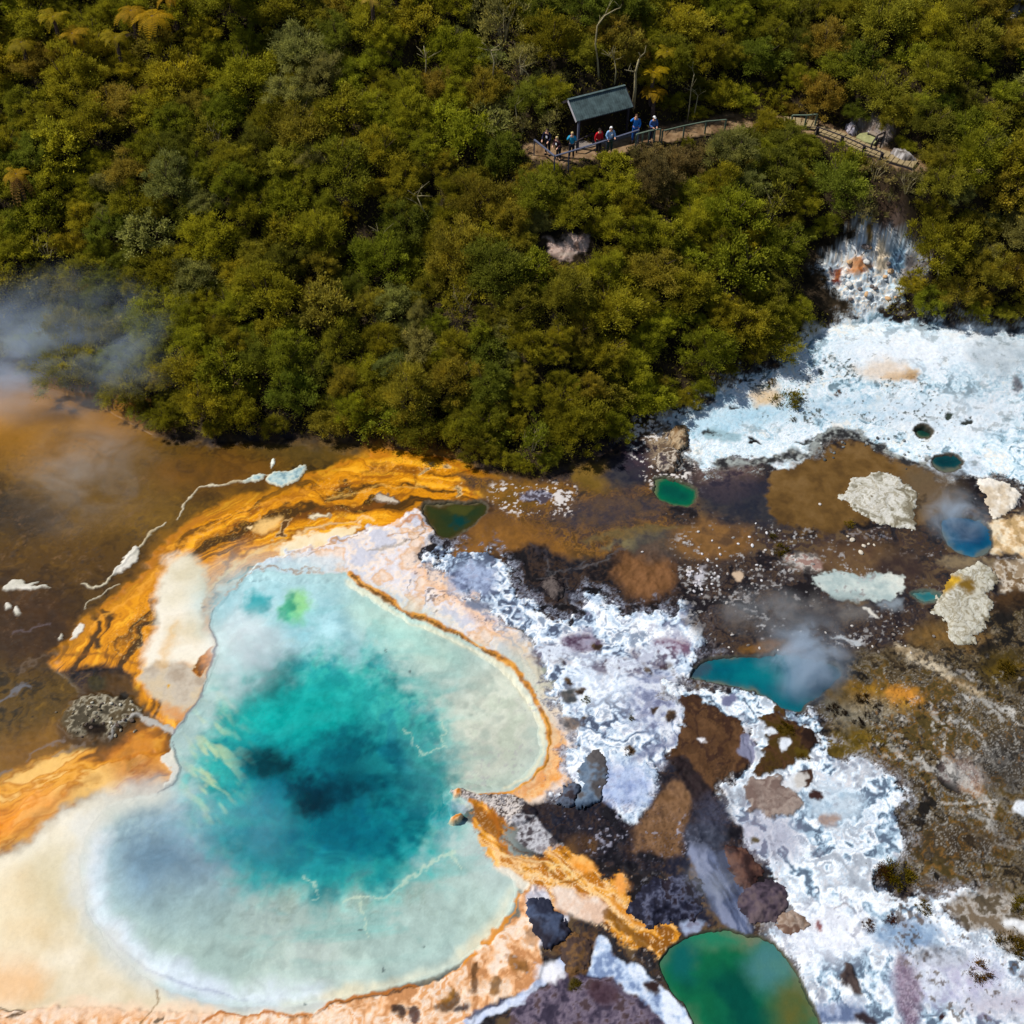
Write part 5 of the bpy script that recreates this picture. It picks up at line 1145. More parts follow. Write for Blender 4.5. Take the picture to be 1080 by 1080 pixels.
for x, y in ((.12, .14), (LEN - .12, .14), (.12, 2.15), (LEN - .12, 2.15)):
    mb = MB(); mb.box((.12, .12, 2.0), (x, y, .86)); mb.build('post', M_RAIL if (x < 1 and y < 1) else M_DARKWOOD, sh_o)
mb = MB()
for i in range(20): mb.box((LEN / 20 - .012, .03, 1.9), (LEN / 20 * (i + .5), 2.2, .92 + .003 * (i % 2)))
mb.build('rear_wall', M_WALL, sh_o)
mb = MB()
for i in range(8): mb.box((.03, 1.1 / 8 - .01, 1.5), (LEN - .1, 1.05 + 1.1 / 8 * (i + .5), .72))
mb.build('side_wall', M_WALL, sh_o)
mb = MB(); mb.bar((0, .14, 1.83), (LEN, .14, 1.83), .06, .16); mb.build('eave_beam', M_DARKWOOD, sh_o)
bn = empty('bench', tuple(e0 + ex * (LEN * .36) + ey * 1.5)[:2] + (TZ,), rzs); tag(bn, 'long pale topped bench under the green shelter roof', 'bench')
mb = MB()
for k in range(3): mb.box((1.9, .13, .04), (0, -.15 + .15 * k, .45))
mb.build('seat', M_SEAT, bn)
for x in (-.75, .75):
    mb = MB(); mb.box((.08, .4, .46), (x, 0, .2)); mb.build('leg', M_DARKWOOD, bn)
# concrete pad under it
mb = MB(); c = e0 + ex * LEN / 2 + ey * 1.15
mb.box((LEN + .3, 2.5, .3), (c.x, c.y, TZ - .11), Matrix.Rotation(rzs, 3, 'Z')); pad = mb.build('floor_slab', plain_mat('shelter_floor', lin((128, 118, 110)), .9, .2, 5)); tag(pad, 'grey floor slab under the open shelter', 'floor slab')

def rail(name, label, pts, h, mat, cat='handrail', mid=True, top=(.1, .05), gap=1.5, post=.09, base=TZ, group='handrails along the track'):
    """pts: photo positions of the top rail, h above the track"""
    W3 = [at(u, v, base + h) for u, v in pts]
    o = empty(name, (W3[0].x, W3[0].y, base)); tag(o, label, cat, group)
    L_ = [p - Vector((W3[0].x, W3[0].y, base)) for p in W3]
    for a, b in zip(L_, L_[1:]):
        mb = MB(); mb.bar(a, b, *top); mb.build('rail', mat, o)
        if mid: mb = MB(); mb.bar(a - Vector((0, 0, h * .5)), b - Vector((0, 0, h * .5)), .04, .09); mb.build('rail', mat, o)
        n = max(1, round((b - a).length / gap))
        for i in range(n + (1 if b is L_[-1] else 0)):
            p = a.lerp(b, i / n); mb = MB(); mb.box((post, post, h + .3), (p.x, p.y, (h - .3) / 2 - .028)); mb.build('post', mat, o)
    return o
rail('handrail', 'blue grey corner handrail round the end of the viewing spot', [(563.5, 147.2), (585, 164.6), (600, 160.2), (640, 147.8), (674, 137)], 1.02, M_RAIL, mid=False, top=(.11, .05), post=.07, gap=1.9)
rail('handrail', 'short pale handrail in front of the walker with the white cap', [(671.5, 141.5), (685, 138), (697, 135.8)], .95, M_GREENRAIL, mid=False, gap=.5)
rail('handrail', 'thin green handrail along the far side of the gravel track', [(699, 138), (722, 132.5), (745, 128), (766, 126.2)], .8, M_GREENRAIL, mid=False, top=(.07, .05))
rail('handrail', 'dark sloping handrail between the shelter post and the walker in red', [(608.5, 149), (626, 140.5)], .75, M_DARKWOOD, mid=False, top=(.08, .08))
rail('handrail', 'green handrail at the start of the slatted boardwalk', [(836, 121.5), (851, 121.5), (862, 120.5)], .9, M_GREENRAIL, mid=False)
rail('handrail', 'low grey handrail along the outer edge of the slatted boardwalk', [(863, 134), (889, 143.5), (912, 153.5), (931, 161)], .5, M_DARKWOOD, mid=False, top=(.07, .05), gap=1.3, post=.16)
rail('handrail', 'dark stair rail below the slatted steps', [(920, 151), (925.5, 143), (936, 138)], .55, M_DARKWOOD, mid=False, top=(.08, .06), gap=.9)

def planked(name, label, cat, line, width, z, mat, step=.3, gap=.06, edge=True):
    P = [at(u, v, z) for u, v in line]; o = empty(name, (P[0].x, P[0].y, z)); tag(o, label, cat)
    mb, s0 = MB(), 0
    for a, b in zip(P, P[1:]):
        d = (b - a); n = max(1, int(d.length / step)); t = d.normalized(); s = Vector((-t.y, t.x, 0))
        for i in range(n):
            c = a + d * ((i + .5) / n) - P[0]
            q = Matrix((t, s, Vector((0, 0, 1)))).transposed()
            mb.box((d.length / n - gap, width * rs.uniform(.97, 1.03), .05), (c.x, c.y, c.z + .002 * (i % 3)), q)
    mb.build('plank', mat, o)
    if edge:
        for sd_ in (-1, 1):
            for a, b in zip(P, P[1:]):
                d = (b - a).normalized(); s = Vector((-d.y, d.x, 0)) * (sd_ * width * .46)
                m2 = MB(); m2.bar(a - P[0] + s - Vector((0, 0, .11)), b - P[0] + s - Vector((0, 0, .11)), .08, .16); m2.build('bearer', M_DARKWOOD, o)
    return o
planked('boardwalk', 'pale slatted boardwalk stepping down beside the rocks', 'boardwalk', [(863, 135.5), (889, 145.2), (914, 156.6), (932, 163.2), (966, 173.5)], 1.0, TZ + .14, M_DECK, .3, .045)
planked('boardwalk', 'short slatted landing before the boardwalk bends down', 'boardwalk', [(826, 127), (845, 129), (862, 132.5)], 1.0, TZ + .13, M_DECK, .3, .05)
planked('stair', 'worn grey steps rising from the platform into the bushes', 'steps', [(922, 143), (933, 136), (944, 129)], .95, TZ + .34, M_DECKGREY, .42, .05)
Pp = [at(u, v, TZ + .22) for u, v in [(903, 144), (907, 140.5), (915, 139.5), (923, 142), (926, 147), (922, 151.5), (912, 149.5)]]
pl = empty('platform', Pp[0]); tag(pl, 'small mossy deck where the steps meet the boardwalk', 'platform')
n = len(Pp); mb = MB(); mb.add([p - Pp[0] for p in Pp] + [p - Pp[0] - Vector((0, 0, .3)) for p in Pp], [tuple(range(n))[::-1], tuple(range(n, 2 * n))] + [(i, (i + 1) % n, n + (i + 1) % n, n + i) for i in range(n)])
mb.build('deck', plain_mat('mossy_deck', lin((146, 146, 100)), .9, .3, 3), pl)
mb = MB(); q = [p - Pp[0] for p in Pp]; mb.tube([q[2] + Vector((0, 0, .05)), q[3] + Vector((0, 0, .05)), q[4] + Vector((0, 0, .05))], [.05, .05, .05], 6); mb.build('kerb_log', M_SEAT, pl)

# ------------------------------------------------------------------ walkers
def skin_mesh(name, verts, edges, radii, sub=2):
    me = bpy.data.meshes.new(name + '_frame'); me.from_pydata(verts, edges, [])
    o = bpy.data.objects.new(name + '_frame', me); COL.objects.link(o)
    sk = o.modifiers.new('skin', 'SKIN'); sk.use_smooth_shade = True
    sb = o.modifiers.new('sub', 'SUBSURF'); sb.levels = sub; sb.render_levels = sub
    for i, r in enumerate(radii):
        r = (r, r) if isinstance(r, (int, float)) else r
        me.skin_vertices[0].data[i].radius = r
    me.skin_vertices[0].data[0].use_root = True
    dg = bpy.context.evaluated_depsgraph_get()
    out = bpy.data.meshes.new_from_object(o.evaluated_get(dg)); out.name = name
    bpy.data.objects.remove(o, do_unlink=True); bpy.data.meshes.remove(me)
    return out
SK = plain_mat('skin', lin((222, 170, 140)), .6, .06, 6)
EYE = plain_mat('eye', lin((30, 26, 26)), .3, .05)
LIP = plain_mat('lip', lin((170, 96, 90)), .5, .05)
def cloth(name, c): return plain_mat(name, lin(c), .8, .18, 9)
def person(u, v, yaw, H, label, jacket, legs, hair, arms, hairkind='hair', lean=0.0, mark=None, group='walkers at the viewing spot'):
    """u, v: feet in the photo; yaw 0 looks down the slope; arms: (left elbow, left hand, right elbow, right hand) in metres of a 1.75 m figure"""
    k = H / 1.75; p = at(u, v, TZ)
    o = empty('person', (p.x, p.y, TZ), yaw); tag(o, label, 'person', group)
    o.scale = (k, k, k)
    y = -lean
    J = {'pel': (0, 0, .93), 'waist': (0, y * .3, 1.08), 'chest': (0, y * .8, 1.28), 'neckb': (0, y, 1.45), 'neck': (0, y - .015, 1.52), 'skull': (0, y - .03, 1.62), 'top': (0, y - .02, 1.70)}
    for s, n in ((1, 'l'), (-1, 'r')):
        J['hip' + n] = (.095 * s, 0, .88); J['knee' + n] = (.11 * s, -.03, .48); J['ank' + n] = (.12 * s, .02, .09); J['toe' + n] = (.14 * s, -.15, .045)
        J['sho' + n] = (.19 * s, y, 1.40)
        e, h = arms[0 if n == 'l' else 2], arms[1 if n == 'l' else 3]
        J['elb' + n] = e; J['han' + n] = h
        d = (Vector(h) - Vector(e)).normalized(); J['pal' + n] = tuple(Vector(h) + d * .07)
    def sub(names, edges, rad, extra=()):
        ix = {n: i for i, n in enumerate(names)}
        return [J[n] for n in names], [(ix[a], ix[b]) for a, b in edges], [rad[n] for n in names]
    R = {'pel': (.14, .11), 'waist': (.13, .10), 'chest': (.15, .11), 'neckb': .075, 'neck': .055, 'skull': (.078, .098), 'top': (.055, .07)}
    for n in 'lr': R.update({'hip' + n: .085, 'knee' + n: .058, 'ank' + n: .04, 'toe' + n: .03, 'sho' + n: .058, 'elb' + n: .042, 'han' + n: .028, 'pal' + n: (.036, .018)})
    names = ['pel', 'waist', 'chest', 'neckb', 'neck', 'skull', 'top']; ed = [('pel', 'waist'), ('waist', 'chest'), ('chest', 'neckb'), ('neckb', 'neck'), ('neck', 'skull'), ('skull', 'top')]
    for n in 'lr':
        names += ['hip' + n, 'knee' + n, 'ank' + n, 'toe' + n, 'sho' + n, 'elb' + n, 'han' + n, 'pal' + n]
        ed += [('pel', 'hip' + n), ('hip' + n, 'knee' + n), ('knee' + n, 'ank' + n), ('ank' + n, 'toe' + n), ('neckb', 'sho' + n), ('sho' + n, 'elb' + n), ('elb' + n, 'han' + n), ('han' + n, 'pal' + n)]
        # five fingers, the thumb from the palm's side
        d = (Vector(J['pal' + n]) - Vector(J['han' + n])).normalized(); sd_ = d.cross(Vector((0, 0, 1))); sd_ = sd_.normalized() if sd_.length > .1 else Vector((1, 0, 0)); curl = sd_.cross(d)
        for f, (off, ln) in enumerate(((-.027, .062), (-.009, .074), (.009, .070), (.027, .054))):
            a = Vector(J['pal' + n]) + sd_ * off + d * .02; b = a + d * ln * .55; c = b + (d * .7 - curl * .6) * ln * .45
            for q, r, t in ((a, .0095, 'a'), (b, .0088, 'b'), (c, .007, 'c')): J[f'f{n}{f}{t}'] = tuple(q); R[f'f{n}{f}{t}'] = r; names.append(f'f{n}{f}{t}')
            ed += [('pal' + n, f'f{n}{f}a'), (f'f{n}{f}a', f'f{n}{f}b'), (f'f{n}{f}b', f'f{n}{f}c')]
        a = Vector(J['han' + n]) + d * .03 + sd_ * .03; b = a + (d * .6 + sd_ * .8) * .04; J['th' + n] = tuple(a); J['tt' + n] = tuple(b + d * .02); R['th' + n] = .011; R['tt' + n] = .009
        names += ['th' + n, 'tt' + n]; ed += [('han' + n, 'th' + n), ('th' + n, 'tt' + n)]
    body = skin_mesh('body', *sub(names, ed, R))
    # face: nose, eyes, mouth and ears are part of the same mesh
    import bmesh
    bm = bmesh.new(); bm.from_mesh(body)
    hc = Vector(J['skull']) + Vector((0, 0, -.005))
    def blob(loc, s, mi):
        r = bmesh.ops.create_icosphere(bm, subdivisions=1, radius=1, matrix=Matrix.Translation(hc + Vector(loc)) @ Matrix.Diagonal((*s, 1)))
        for vv in r['verts']:
            for f in vv.link_faces: f.material_index = mi
    blob((0, -.105, -.012), (.013, .02, .022), 0)
    for s in (-1, 1): blob((.032 * s, -.09, .018), (.014, .01, .009), 1); blob((.082 * s, .0, 0), (.012, .022, .032), 0)
    blob((0, -.094, -.05), (.024, .008, .006), 2)
    bm.to_mesh(body); bm.free()
    link('body', body, [SK, EYE, LIP], o)
    grow_ = lambda base, ex_: {n: ((base[n] + ex_) if isinstance(base[n], (int, float)) else tuple(x + ex_ for x in base[n])) for n in base}
    RJ = grow_(R, .022); RJ['neckb'] = .085; RJ['pel'] = (.165, .135)
    jn = ['chest', 'waist', 'pel', 'neckb']; je = [('chest', 'waist'), ('waist', 'pel'), ('chest', 'neckb')]
    for n in 'lr': jn += ['sho' + n, 'elb' + n, 'han' + n]; je += [('neckb', 'sho' + n), ('sho' + n, 'elb' + n), ('elb' + n, 'han' + n)]
    jk = link('jacket', skin_mesh('jacket', *sub(jn, je, RJ)), jacket, o)
    if mark is not None:
        mb = MB(); mb.box((.11, .02, .13), (0.03, y * .8 - .172, 1.26)); mb.build('chest_print', mark, jk)
    RT = grow_(R, .02)
    tn = ['pel']; te = []
    for n in 'lr': tn += ['hip' + n, 'knee' + n, 'ank' + n]; te += [('pel', 'hip' + n), ('hip' + n, 'knee' + n), ('knee' + n, 'ank' + n)]
    link('trousers', skin_mesh('trousers', *sub(tn, te, RT)), legs, o)
    shoe = cloth('shoe_leather', (52, 46, 44)) if 'shoe_leather' not in bpy.data.materials else bpy.data.materials['shoe_leather']
    for n in 'lr':
        a, b = Vector(J['ank' + n]), Vector(J['toe' + n])
        link('shoe', skin_mesh('shoe', [tuple(a + Vector((0, .05, -.035))), tuple(a + Vector((0, -.03, -.03))), tuple(b + Vector((0, -.02, 0)))], [(0, 1), (1, 2)], [.045, .052, .042]), shoe, o)
    bm = bmesh.new(); bmesh.ops.create_icosphere(bm, subdivisions=3, radius=1)
    for vv in bm.verts: vv.co = Vector((vv.co.x * .098, vv.co.y * .118, vv.co.z * .118)) * (1 + .02 * math.sin(9 * vv.co.x + 7 * vv.co.z))
    bmesh.ops.delete(bm, geom=[vv for vv in bm.verts if (vv.co.y < -.045 and vv.co.z < .055) or vv.co.z < -.075], context='VERTS')
    if hairkind == 'cap':
        bmesh.ops.delete(bm, geom=[vv for vv in bm.verts if vv.co.z < .02], context='VERTS')
        bmesh.ops.create_cone(bm, cap_ends=True, segments=16, radius1=.075, radius2=.075, depth=.012, matrix=Matrix.Translation((0, -.11, .035)))
    me = bpy.data.meshes.new(hairkind); bm.to_mesh(me); bm.free()
    for f in me.polygons: f.use_smooth = True
    link(hairkind, me, hair, o, hc + Vector((0, .008, .012)))
    return o
HANG = ((.25, .02, 1.14), (.24, -.06, .90), (-.25, .02, 1.14), (-.24, -.06, .90))
LEANR = ((.26, -.14, 1.18), (.20, -.36, 1.06), (-.26, -.14, 1.18), (-.20, -.36, 1.06))
CAMR = ((.27, -.10, 1.22), (.09, -.22, 1.52), (-.27, -.10, 1.22), (-.09, -.22, 1.52))
ONEUP = ((.25, .0, 1.14), (.2, -.14, .98), (-.30, -.12, 1.34), (-.11, -.18, 1.60))
J_NAVY, J_MAR, J_CYAN, J_RED = cloth('navy_fleece', (28, 28, 52)), cloth('maroon_top', (60, 30, 40)), cloth('cyan_shell', (40, 150, 190)), cloth('red_shell', (196, 20, 34))
J_PALE, J_BLUE, J_SLATE = cloth('pale_blue_shell', (140, 180, 224)), cloth('bright_blue_shell', (40, 120, 205)), cloth('slate_blue_shell', (66, 100, 160))
T_DARK, T_BLUE, T_TEAL = cloth('dark_trousers', (34, 32, 40)), cloth('blue_trousers', (30, 84, 160)), cloth('grey_green_trousers', (56, 74, 66))
H_DARK, H_BLOND, H_BROWN, H_WHITE = cloth('dark_hair', (34, 26, 22)), cloth('blond_hair', (206, 178, 120)), cloth('brown_hair', (84, 60, 42)), cloth('white_cap', (232, 232, 232))
WHITE = cloth('white_print', (226, 226, 232))
person(577.5, 163, -.5, 1.78, 'person in a navy top with a white chest print leaning on the corner rail', J_NAVY, T_DARK, H_DARK, LEANR, lean=.10, mark=WHITE)
person(589, 168.5, -.75, 1.62, 'fair haired person in a maroon top bending over the corner rail', J_MAR, T_DARK, H_BLOND, LEANR, lean=.2, mark=WHITE)
person(602.5, 166.5, -.2, 1.72, 'person in a bright cyan jacket raising both hands to the face', J_CYAN, T_DARK, H_BLOND, CAMR)
person(630.5, 162, .5, 1.70, 'person in a red jacket and dark trousers at the handrail', J_RED, T_DARK, H_DARK, HANG, lean=.04)
person(642.5, 161.5, .25, 1.78, 'person in a pale blue and white jacket next to the one in red', J_PALE, T_TEAL, H_WHITE, ((.26, -.05, 1.16), (.2, -.26, 1.12), (-.26, -.02, 1.14), (-.22, -.2, 1.02)), lean=.03, mark=WHITE)
person(669, 150, -.1, 1.86, 'tall person all in blue lifting one hand to the face', J_BLUE, T_BLUE, H_BROWN, ONEUP)
person(687, 149, .35, 1.72, 'person in a slate blue jacket and white cap last along the rail', J_SLATE, cloth('navy_trousers', (26, 30, 60)), H_WHITE, ((.25, -.08, 1.16), (.14, -.28, 1.1), (-.25, -.08, 1.16), (-.14, -.28, 1.1)), hairkind='cap', lean=.06)
# ------------------------------------------------------------------ slabs, boulders and tussocks on the flat
def mound(name, label, poly, h, cols, step=.05, edge=6, n=3, contrast=1.5, rough=.06, z0=None, after=None, group='rocks on the thermal flat', cat='rock', streak=None, tilt=(0, 0)):
    P = smooth_poly(poly); c = P.mean(0)
    g = on_ground(*c) if z0 is None else at(c[0], c[1], z0)
    w = np.array([at(u, v, g.z)[:2] for u, v in P]).astype(f32)
    lo, hi = w.min(0) - .1, w.max(0) + .1
    xs, ys = np.arange(lo[0], hi[0] + step, step), np.arange(lo[1], hi[1] + step, step)
    X, Y = np.meshgrid(xs, ys); x, y = X.ravel().astype(f32), Y.ravel().astype(f32)
    F = Field(x, y, np.full(len(x), g.z))
    d = pdist(x + .10 * F.n3a + .03 * F.n4a, y + .10 * F.n3b + .03 * F.n4b, w) + .05 * F.mb
    ew = edge / 20.0
    zz = h * sstep(-.02, ew, d) ** .6 + (rough * F.n2b + rough * .5 * F.ma + .18 * rough * F.n3a) * sstep(0, ew, d) + tilt[0] * (x - g.x) + tilt[1] * (y - g.y)
    zz = np.where(d < -.01, -.35, zz)
    F.col[:] = F.pick(np.arange(len(x)), cols, n, contrast, None if streak is None else streak(F, np.arange(len(x)))) * .88
    if after: after(F, d)
    m = (d > -.09).reshape(X.shape); ii = np.arange(x.size).reshape(X.shape)
    ok = m[:-1, :-1] & m[:-1, 1:] & m[1:, 1:] & m[1:, :-1]
    q = np.stack([ii[:-1, :-1], ii[:-1, 1:], ii[1:, 1:], ii[1:, :-1]], -1)[ok]
    used, inv = np.unique(q, return_inverse=True)
    me = mesh_np(name, np.stack([x[used] - g.x, y[used] - g.y, zz[used]], 1), inv.reshape(-1, 4), np.full(len(q), 4), True)
    attr_col(me, 'tint', np.clip(F.col[used], 0, 1)); attr_f(me, 'wet', np.full(len(used), .4))
    o = link(name, me, M_GROUND, loc=(g.x, g.y, g.z)); return tag(o, label, cat, group)
mound('sinter_slab', 'large pale grey sinter slab lying on the brown flat', [(897, 505), (912, 503), (933, 497), (952, 508), (968, 520), (964, 545), (968, 560), (953, 558), (928, 553), (912, 546), (897, 534), (884, 524), (895, 519)], .08,
      [(120, 112, 92), (176, 172, 156), (214, 212, 204), (150, 142, 118), (196, 192, 180)], n=5, contrast=1.4, rough=.03, edge=5, group='sinter slabs on the flat', cat='slab')
mound('sinter_slab', 'cream sinter slab standing above the steaming blue spring', [(1032, 507), (1053, 506), (1076, 522), (1066, 540), (1047, 546), (1040, 526)], .1, [(196, 180, 156), (226, 218, 204), (236, 230, 220)], group='sinter slabs on the flat', cat='slab', n=2)
mound('sinter_slab', 'pale cracked sinter slab with ochre stains beside the little teal spring', [(981, 643), (997, 623), (1003, 607), (1030, 594), (1046, 602), (1052, 618), (1043, 626), (1046, 650), (1020, 680), (1000, 673), (996, 655)], .09, [(120, 110, 88), (176, 172, 152), (206, 204, 192), (140, 130, 104), (190, 186, 170)],
      n=5, contrast=1.3, rough=.03, edge=6, group='sinter slabs on the flat', cat='slab', after=lambda F, d: (F.spot(1000, 612, 12, 10, [(150, 116, 30), (190, 150, 40)], soft=5, n=3), F.spot(1018, 616, 8, 8, [(110, 84, 26)], soft=4, n=3)))
mound('slate_boulder', 'blue grey pointed boulder on the white crust', [(622, 795), (634, 792), (644, 804), (639, 822), (630, 842), (614, 852), (606, 850), (610, 838), (616, 826), (612, 812)], .16, [(40, 50, 64), (72, 90, 112), (104, 122, 142), (84, 80, 80)], n=2, edge=16, rough=.05)
mound('slate_boulder', 'low dark blue rock ridge beside the pointed boulder', [(590, 838), (604, 824), (612, 832), (606, 846), (598, 850), (584, 848)], .14, [(48, 54, 66), (90, 100, 118), (60, 52, 56)], n=3)
mound('dark_boulder', 'big navy black boulder above the green spring', [(660, 962), (668, 946), (682, 932), (700, 926), (722, 922), (742, 930), (744, 952), (738, 968), (716, 972), (690, 978), (672, 974)], .24, [(24, 24, 40), (44, 46, 66), (84, 88, 110), (36, 30, 40)], n=3, contrast=1.7, edge=18, rough=.1)
mound('dark_boulder', 'slate blue boulder between the orange tongue and the white crust', [(556, 948), (572, 950), (590, 966), (600, 980), (590, 998), (578, 1002), (566, 988), (558, 968)], .2, [(40, 44, 62), (70, 82, 108), (36, 34, 46)], n=2, edge=14)
mound('brown_boulder', 'chocolate brown boulder beside the blue grey flow', [(763, 894), (775, 891), (790, 896), (802, 912), (803, 928), (794, 938), (780, 936), (772, 920)], .28, [(50, 32, 30), (76, 50, 44), (96, 66, 54)], n=3, edge=16)
mound('brown_boulder', 'plum brown boulder just uphill of the green spring', [(784, 936), (805, 930), (824, 932), (832, 948), (822, 966), (806, 974), (788, 968), (780, 952)], .28, [(50, 42, 52), (78, 66, 78), (96, 82, 86)], n=3, edge=16)
mound('brown_boulder', 'tan rounded boulder at the edge of the green spring', [(822, 962), (836, 958), (850, 968), (852, 982), (838, 988), (822, 984), (816, 974)], .22, [(130, 108, 92), (166, 148, 134), (110, 84, 70)], n=3, edge=14)
mound('brown_boulder', 'tawny boulder beside the orange tongue', [(596, 990), (610, 984), (624, 992), (620, 1014), (610, 1032), (600, 1034), (594, 1012)], .2, [(84, 58, 32), (116, 84, 48), (70, 54, 48)], n=3, edge=14)
mound('cracked_boulder', 'cracked grey brown boulder in the dark mud above the white crust', [(570, 612), (584, 608), (597, 616), (596, 628), (588, 634), (574, 624)], .35, [(60, 52, 50), (96, 86, 82), (40, 32, 34)], n=3, edge=10, rough=.08)
mound('cracked_boulder', 'rough grey rock ledge beside the jade spring', [(692, 478), (706, 472), (718, 478), (716, 494), (704, 498), (694, 492)], .35, [(70, 60, 62), (150, 136, 120), (190, 180, 166), (90, 74, 60)], n=3, contrast=2, edge=8, rough=.14)
mound('cracked_boulder', 'rust stained rock above the jade spring', [(706, 455), (722, 448), (730, 456), (724, 470), (712, 472)], .3, [(130, 100, 66), (180, 160, 130), (110, 84, 60)], n=3, edge=8, rough=.12)
mound('cracked_boulder', 'grey capped rock above the slatted steps', [(901, 126), (909, 118), (922, 116), (926, 122), (918, 128), (908, 130)], .7, [(96, 84, 50), (150, 140, 124), (190, 182, 172)], n=3, edge=8, z0=TRACK_Z + .3)
mound('cracked_boulder', 'pale weathered rock beside the end of the boardwalk', [(938, 161), (948, 158), (962, 165), (966, 170), (954, 170), (944, 166)], .3, [(130, 122, 118), (186, 180, 176), (100, 92, 86)], n=3, edge=6, z0=TRACK_Z + .1)
mound('cracked_boulder', 'lilac white rock between the boardwalk and the mossy deck', [(893, 136), (899, 130), (906, 134), (904, 142), (898, 143)], .4, [(150, 140, 150), (196, 190, 200), (110, 100, 96)], n=3, edge=6, z0=TRACK_Z + .1)

def pebble_mesh(seed):
    import bmesh
    g = random.Random(seed); bm = bmesh.new(); bmesh.ops.create_icosphere(bm, subdivisions=2, radius=1)
    ax = [Vector((g.uniform(-1, 1), g.uniform(-1, 1), g.uniform(-1, 1))).normalized() for _ in range(9)]
    for v in bm.verts:
        d = v.co.normalized(); v.co = d * min(1.0, min((.72 + .2 * (i % 3)) / max(.2, d.dot(a)) if d.dot(a) > .2 else 1.2 for i, a in enumerate(ax)))
        v.co.z *= .7
    me = bpy.data.meshes.new('pebble'); bm.to_mesh(me); bm.free(); return me
PEB = [pebble_mesh(i) for i in range(6)]
def stone_mat():
    m, t, b, out = new_mat('loose_stone'); oi = N(t, 'ObjectInfo'); tc = N(t, 'TexCoord'); n1 = N(t, 'TexNoise', Scale=3.0, Detail=5.0); t.links.new(tc.outputs['Object'], n1.inputs['Vector'])
    t.links.new(mixc(t, 1.0, oi.outputs['Color'], ramp(t, n1.outputs[0], [(.3, (.7, .7, .7)), (.7, (1.2, 1.2, 1.18))]).outputs[0], 'MULTIPLY'), b.inputs['Base Color']); b.inputs['Roughness'].default_value = .9; b.inputs['Specular IOR Level'].default_value = .15
    return m
M_STONE = stone_mat()
for me in PEB: me.materials.append(M_STONE)
def stone(u, v, r, tone, label, group, sq=1.0):
    p = on_ground(u, v); o = bpy.data.objects.new('stone', rs.choice(PEB)); COL.objects.link(o); o.location = (p.x, p.y, p.z + r * .2)
    o.scale = (r * rs.uniform(.9, 1.3), r * rs.uniform(.75, 1.0), r * sq); o.rotation_euler = (0, 0, rs.uniform(0, 6)); o.color = (*[float(k) for k in lin(tone)], 1)
    return tag(o, label, 'stone', group)
for i, (u, v, r) in enumerate([(899, 570, .16), (911, 576, .13), (908, 583, .14), (916, 574, .09), (922, 575, .08), (894, 566, .08)]):
    stone(u, v, r, (196, 186, 170), ['largest of the pale stones below the big slab', 'second largest pale stone below the big slab', 'flat pale stone lowest below the big slab', 'small pale stone amid those below the big slab', 'small pale stone farthest from the blue grey mud below the slab', 'smallest pale stone closest under the big slab'][i], 'pale stones below the big slab')
gg = random.Random(3)
for i in range(34):
    u, v = gg.gauss(800, 34), gg.gauss(585, 22)
    stone(u, v, gg.uniform(.05, .11), gg.choice([(190, 184, 180), (150, 144, 140), (206, 204, 206)]), 'small pale stone strewn on the dark mud above the teal spring', 'pale stones strewn on the dark mud')
for i in range(26):
    u, v = gg.uniform(724, 760), gg.gauss(612, 12)
    stone(u, v, gg.uniform(.05, .10), (196, 192, 196), 'small white stone in the white patch on the dark mud', 'white stones in a patch on the mud')
for i in range(30):
    u, v = gg.uniform(760, 1000), gg.uniform(660, 690)
    stone(u, v, gg.uniform(.04, .09), gg.choice([(186, 180, 174), (120, 112, 106)]), 'small grey stone on the mud behind the teal spring', 'grey stones behind the teal spring')
for i in range(26):
    u, v = gg.uniform(862, 970), 462 + abs(gg.gauss(0, 14)) + (0 if True else 0)
    stone(u, v, gg.uniform(.05, .12), gg.choice([(70, 72, 72), (120, 124, 124), (176, 180, 180)]), 'dark grey stone in the gritty band under the white plain', 'grey stones in the gritty band')
for i in range(44):
    u, v = gg.gauss(104, 20), gg.gauss(757, 10)
    stone(u, v, gg.uniform(.04, .12), gg.choice([(150, 142, 124), (190, 184, 168), (110, 98, 80), (90, 78, 70)]), 'pebble on the gravel island in the brown lagoon', 'pebbles of the gravel island')
for i in range(30):
    u, v = gg.uniform(884, 950), gg.uniform(248, 318)
    if abs(u - 918) > (v - 226) * .5: continue
    stone(u, v, gg.uniform(.10, .26), gg.choice([(206, 204, 200), (150, 160, 170), (196, 160, 120), (110, 100, 96)]), 'broken pale rock in the scree gully', 'broken rocks of the scree gully')

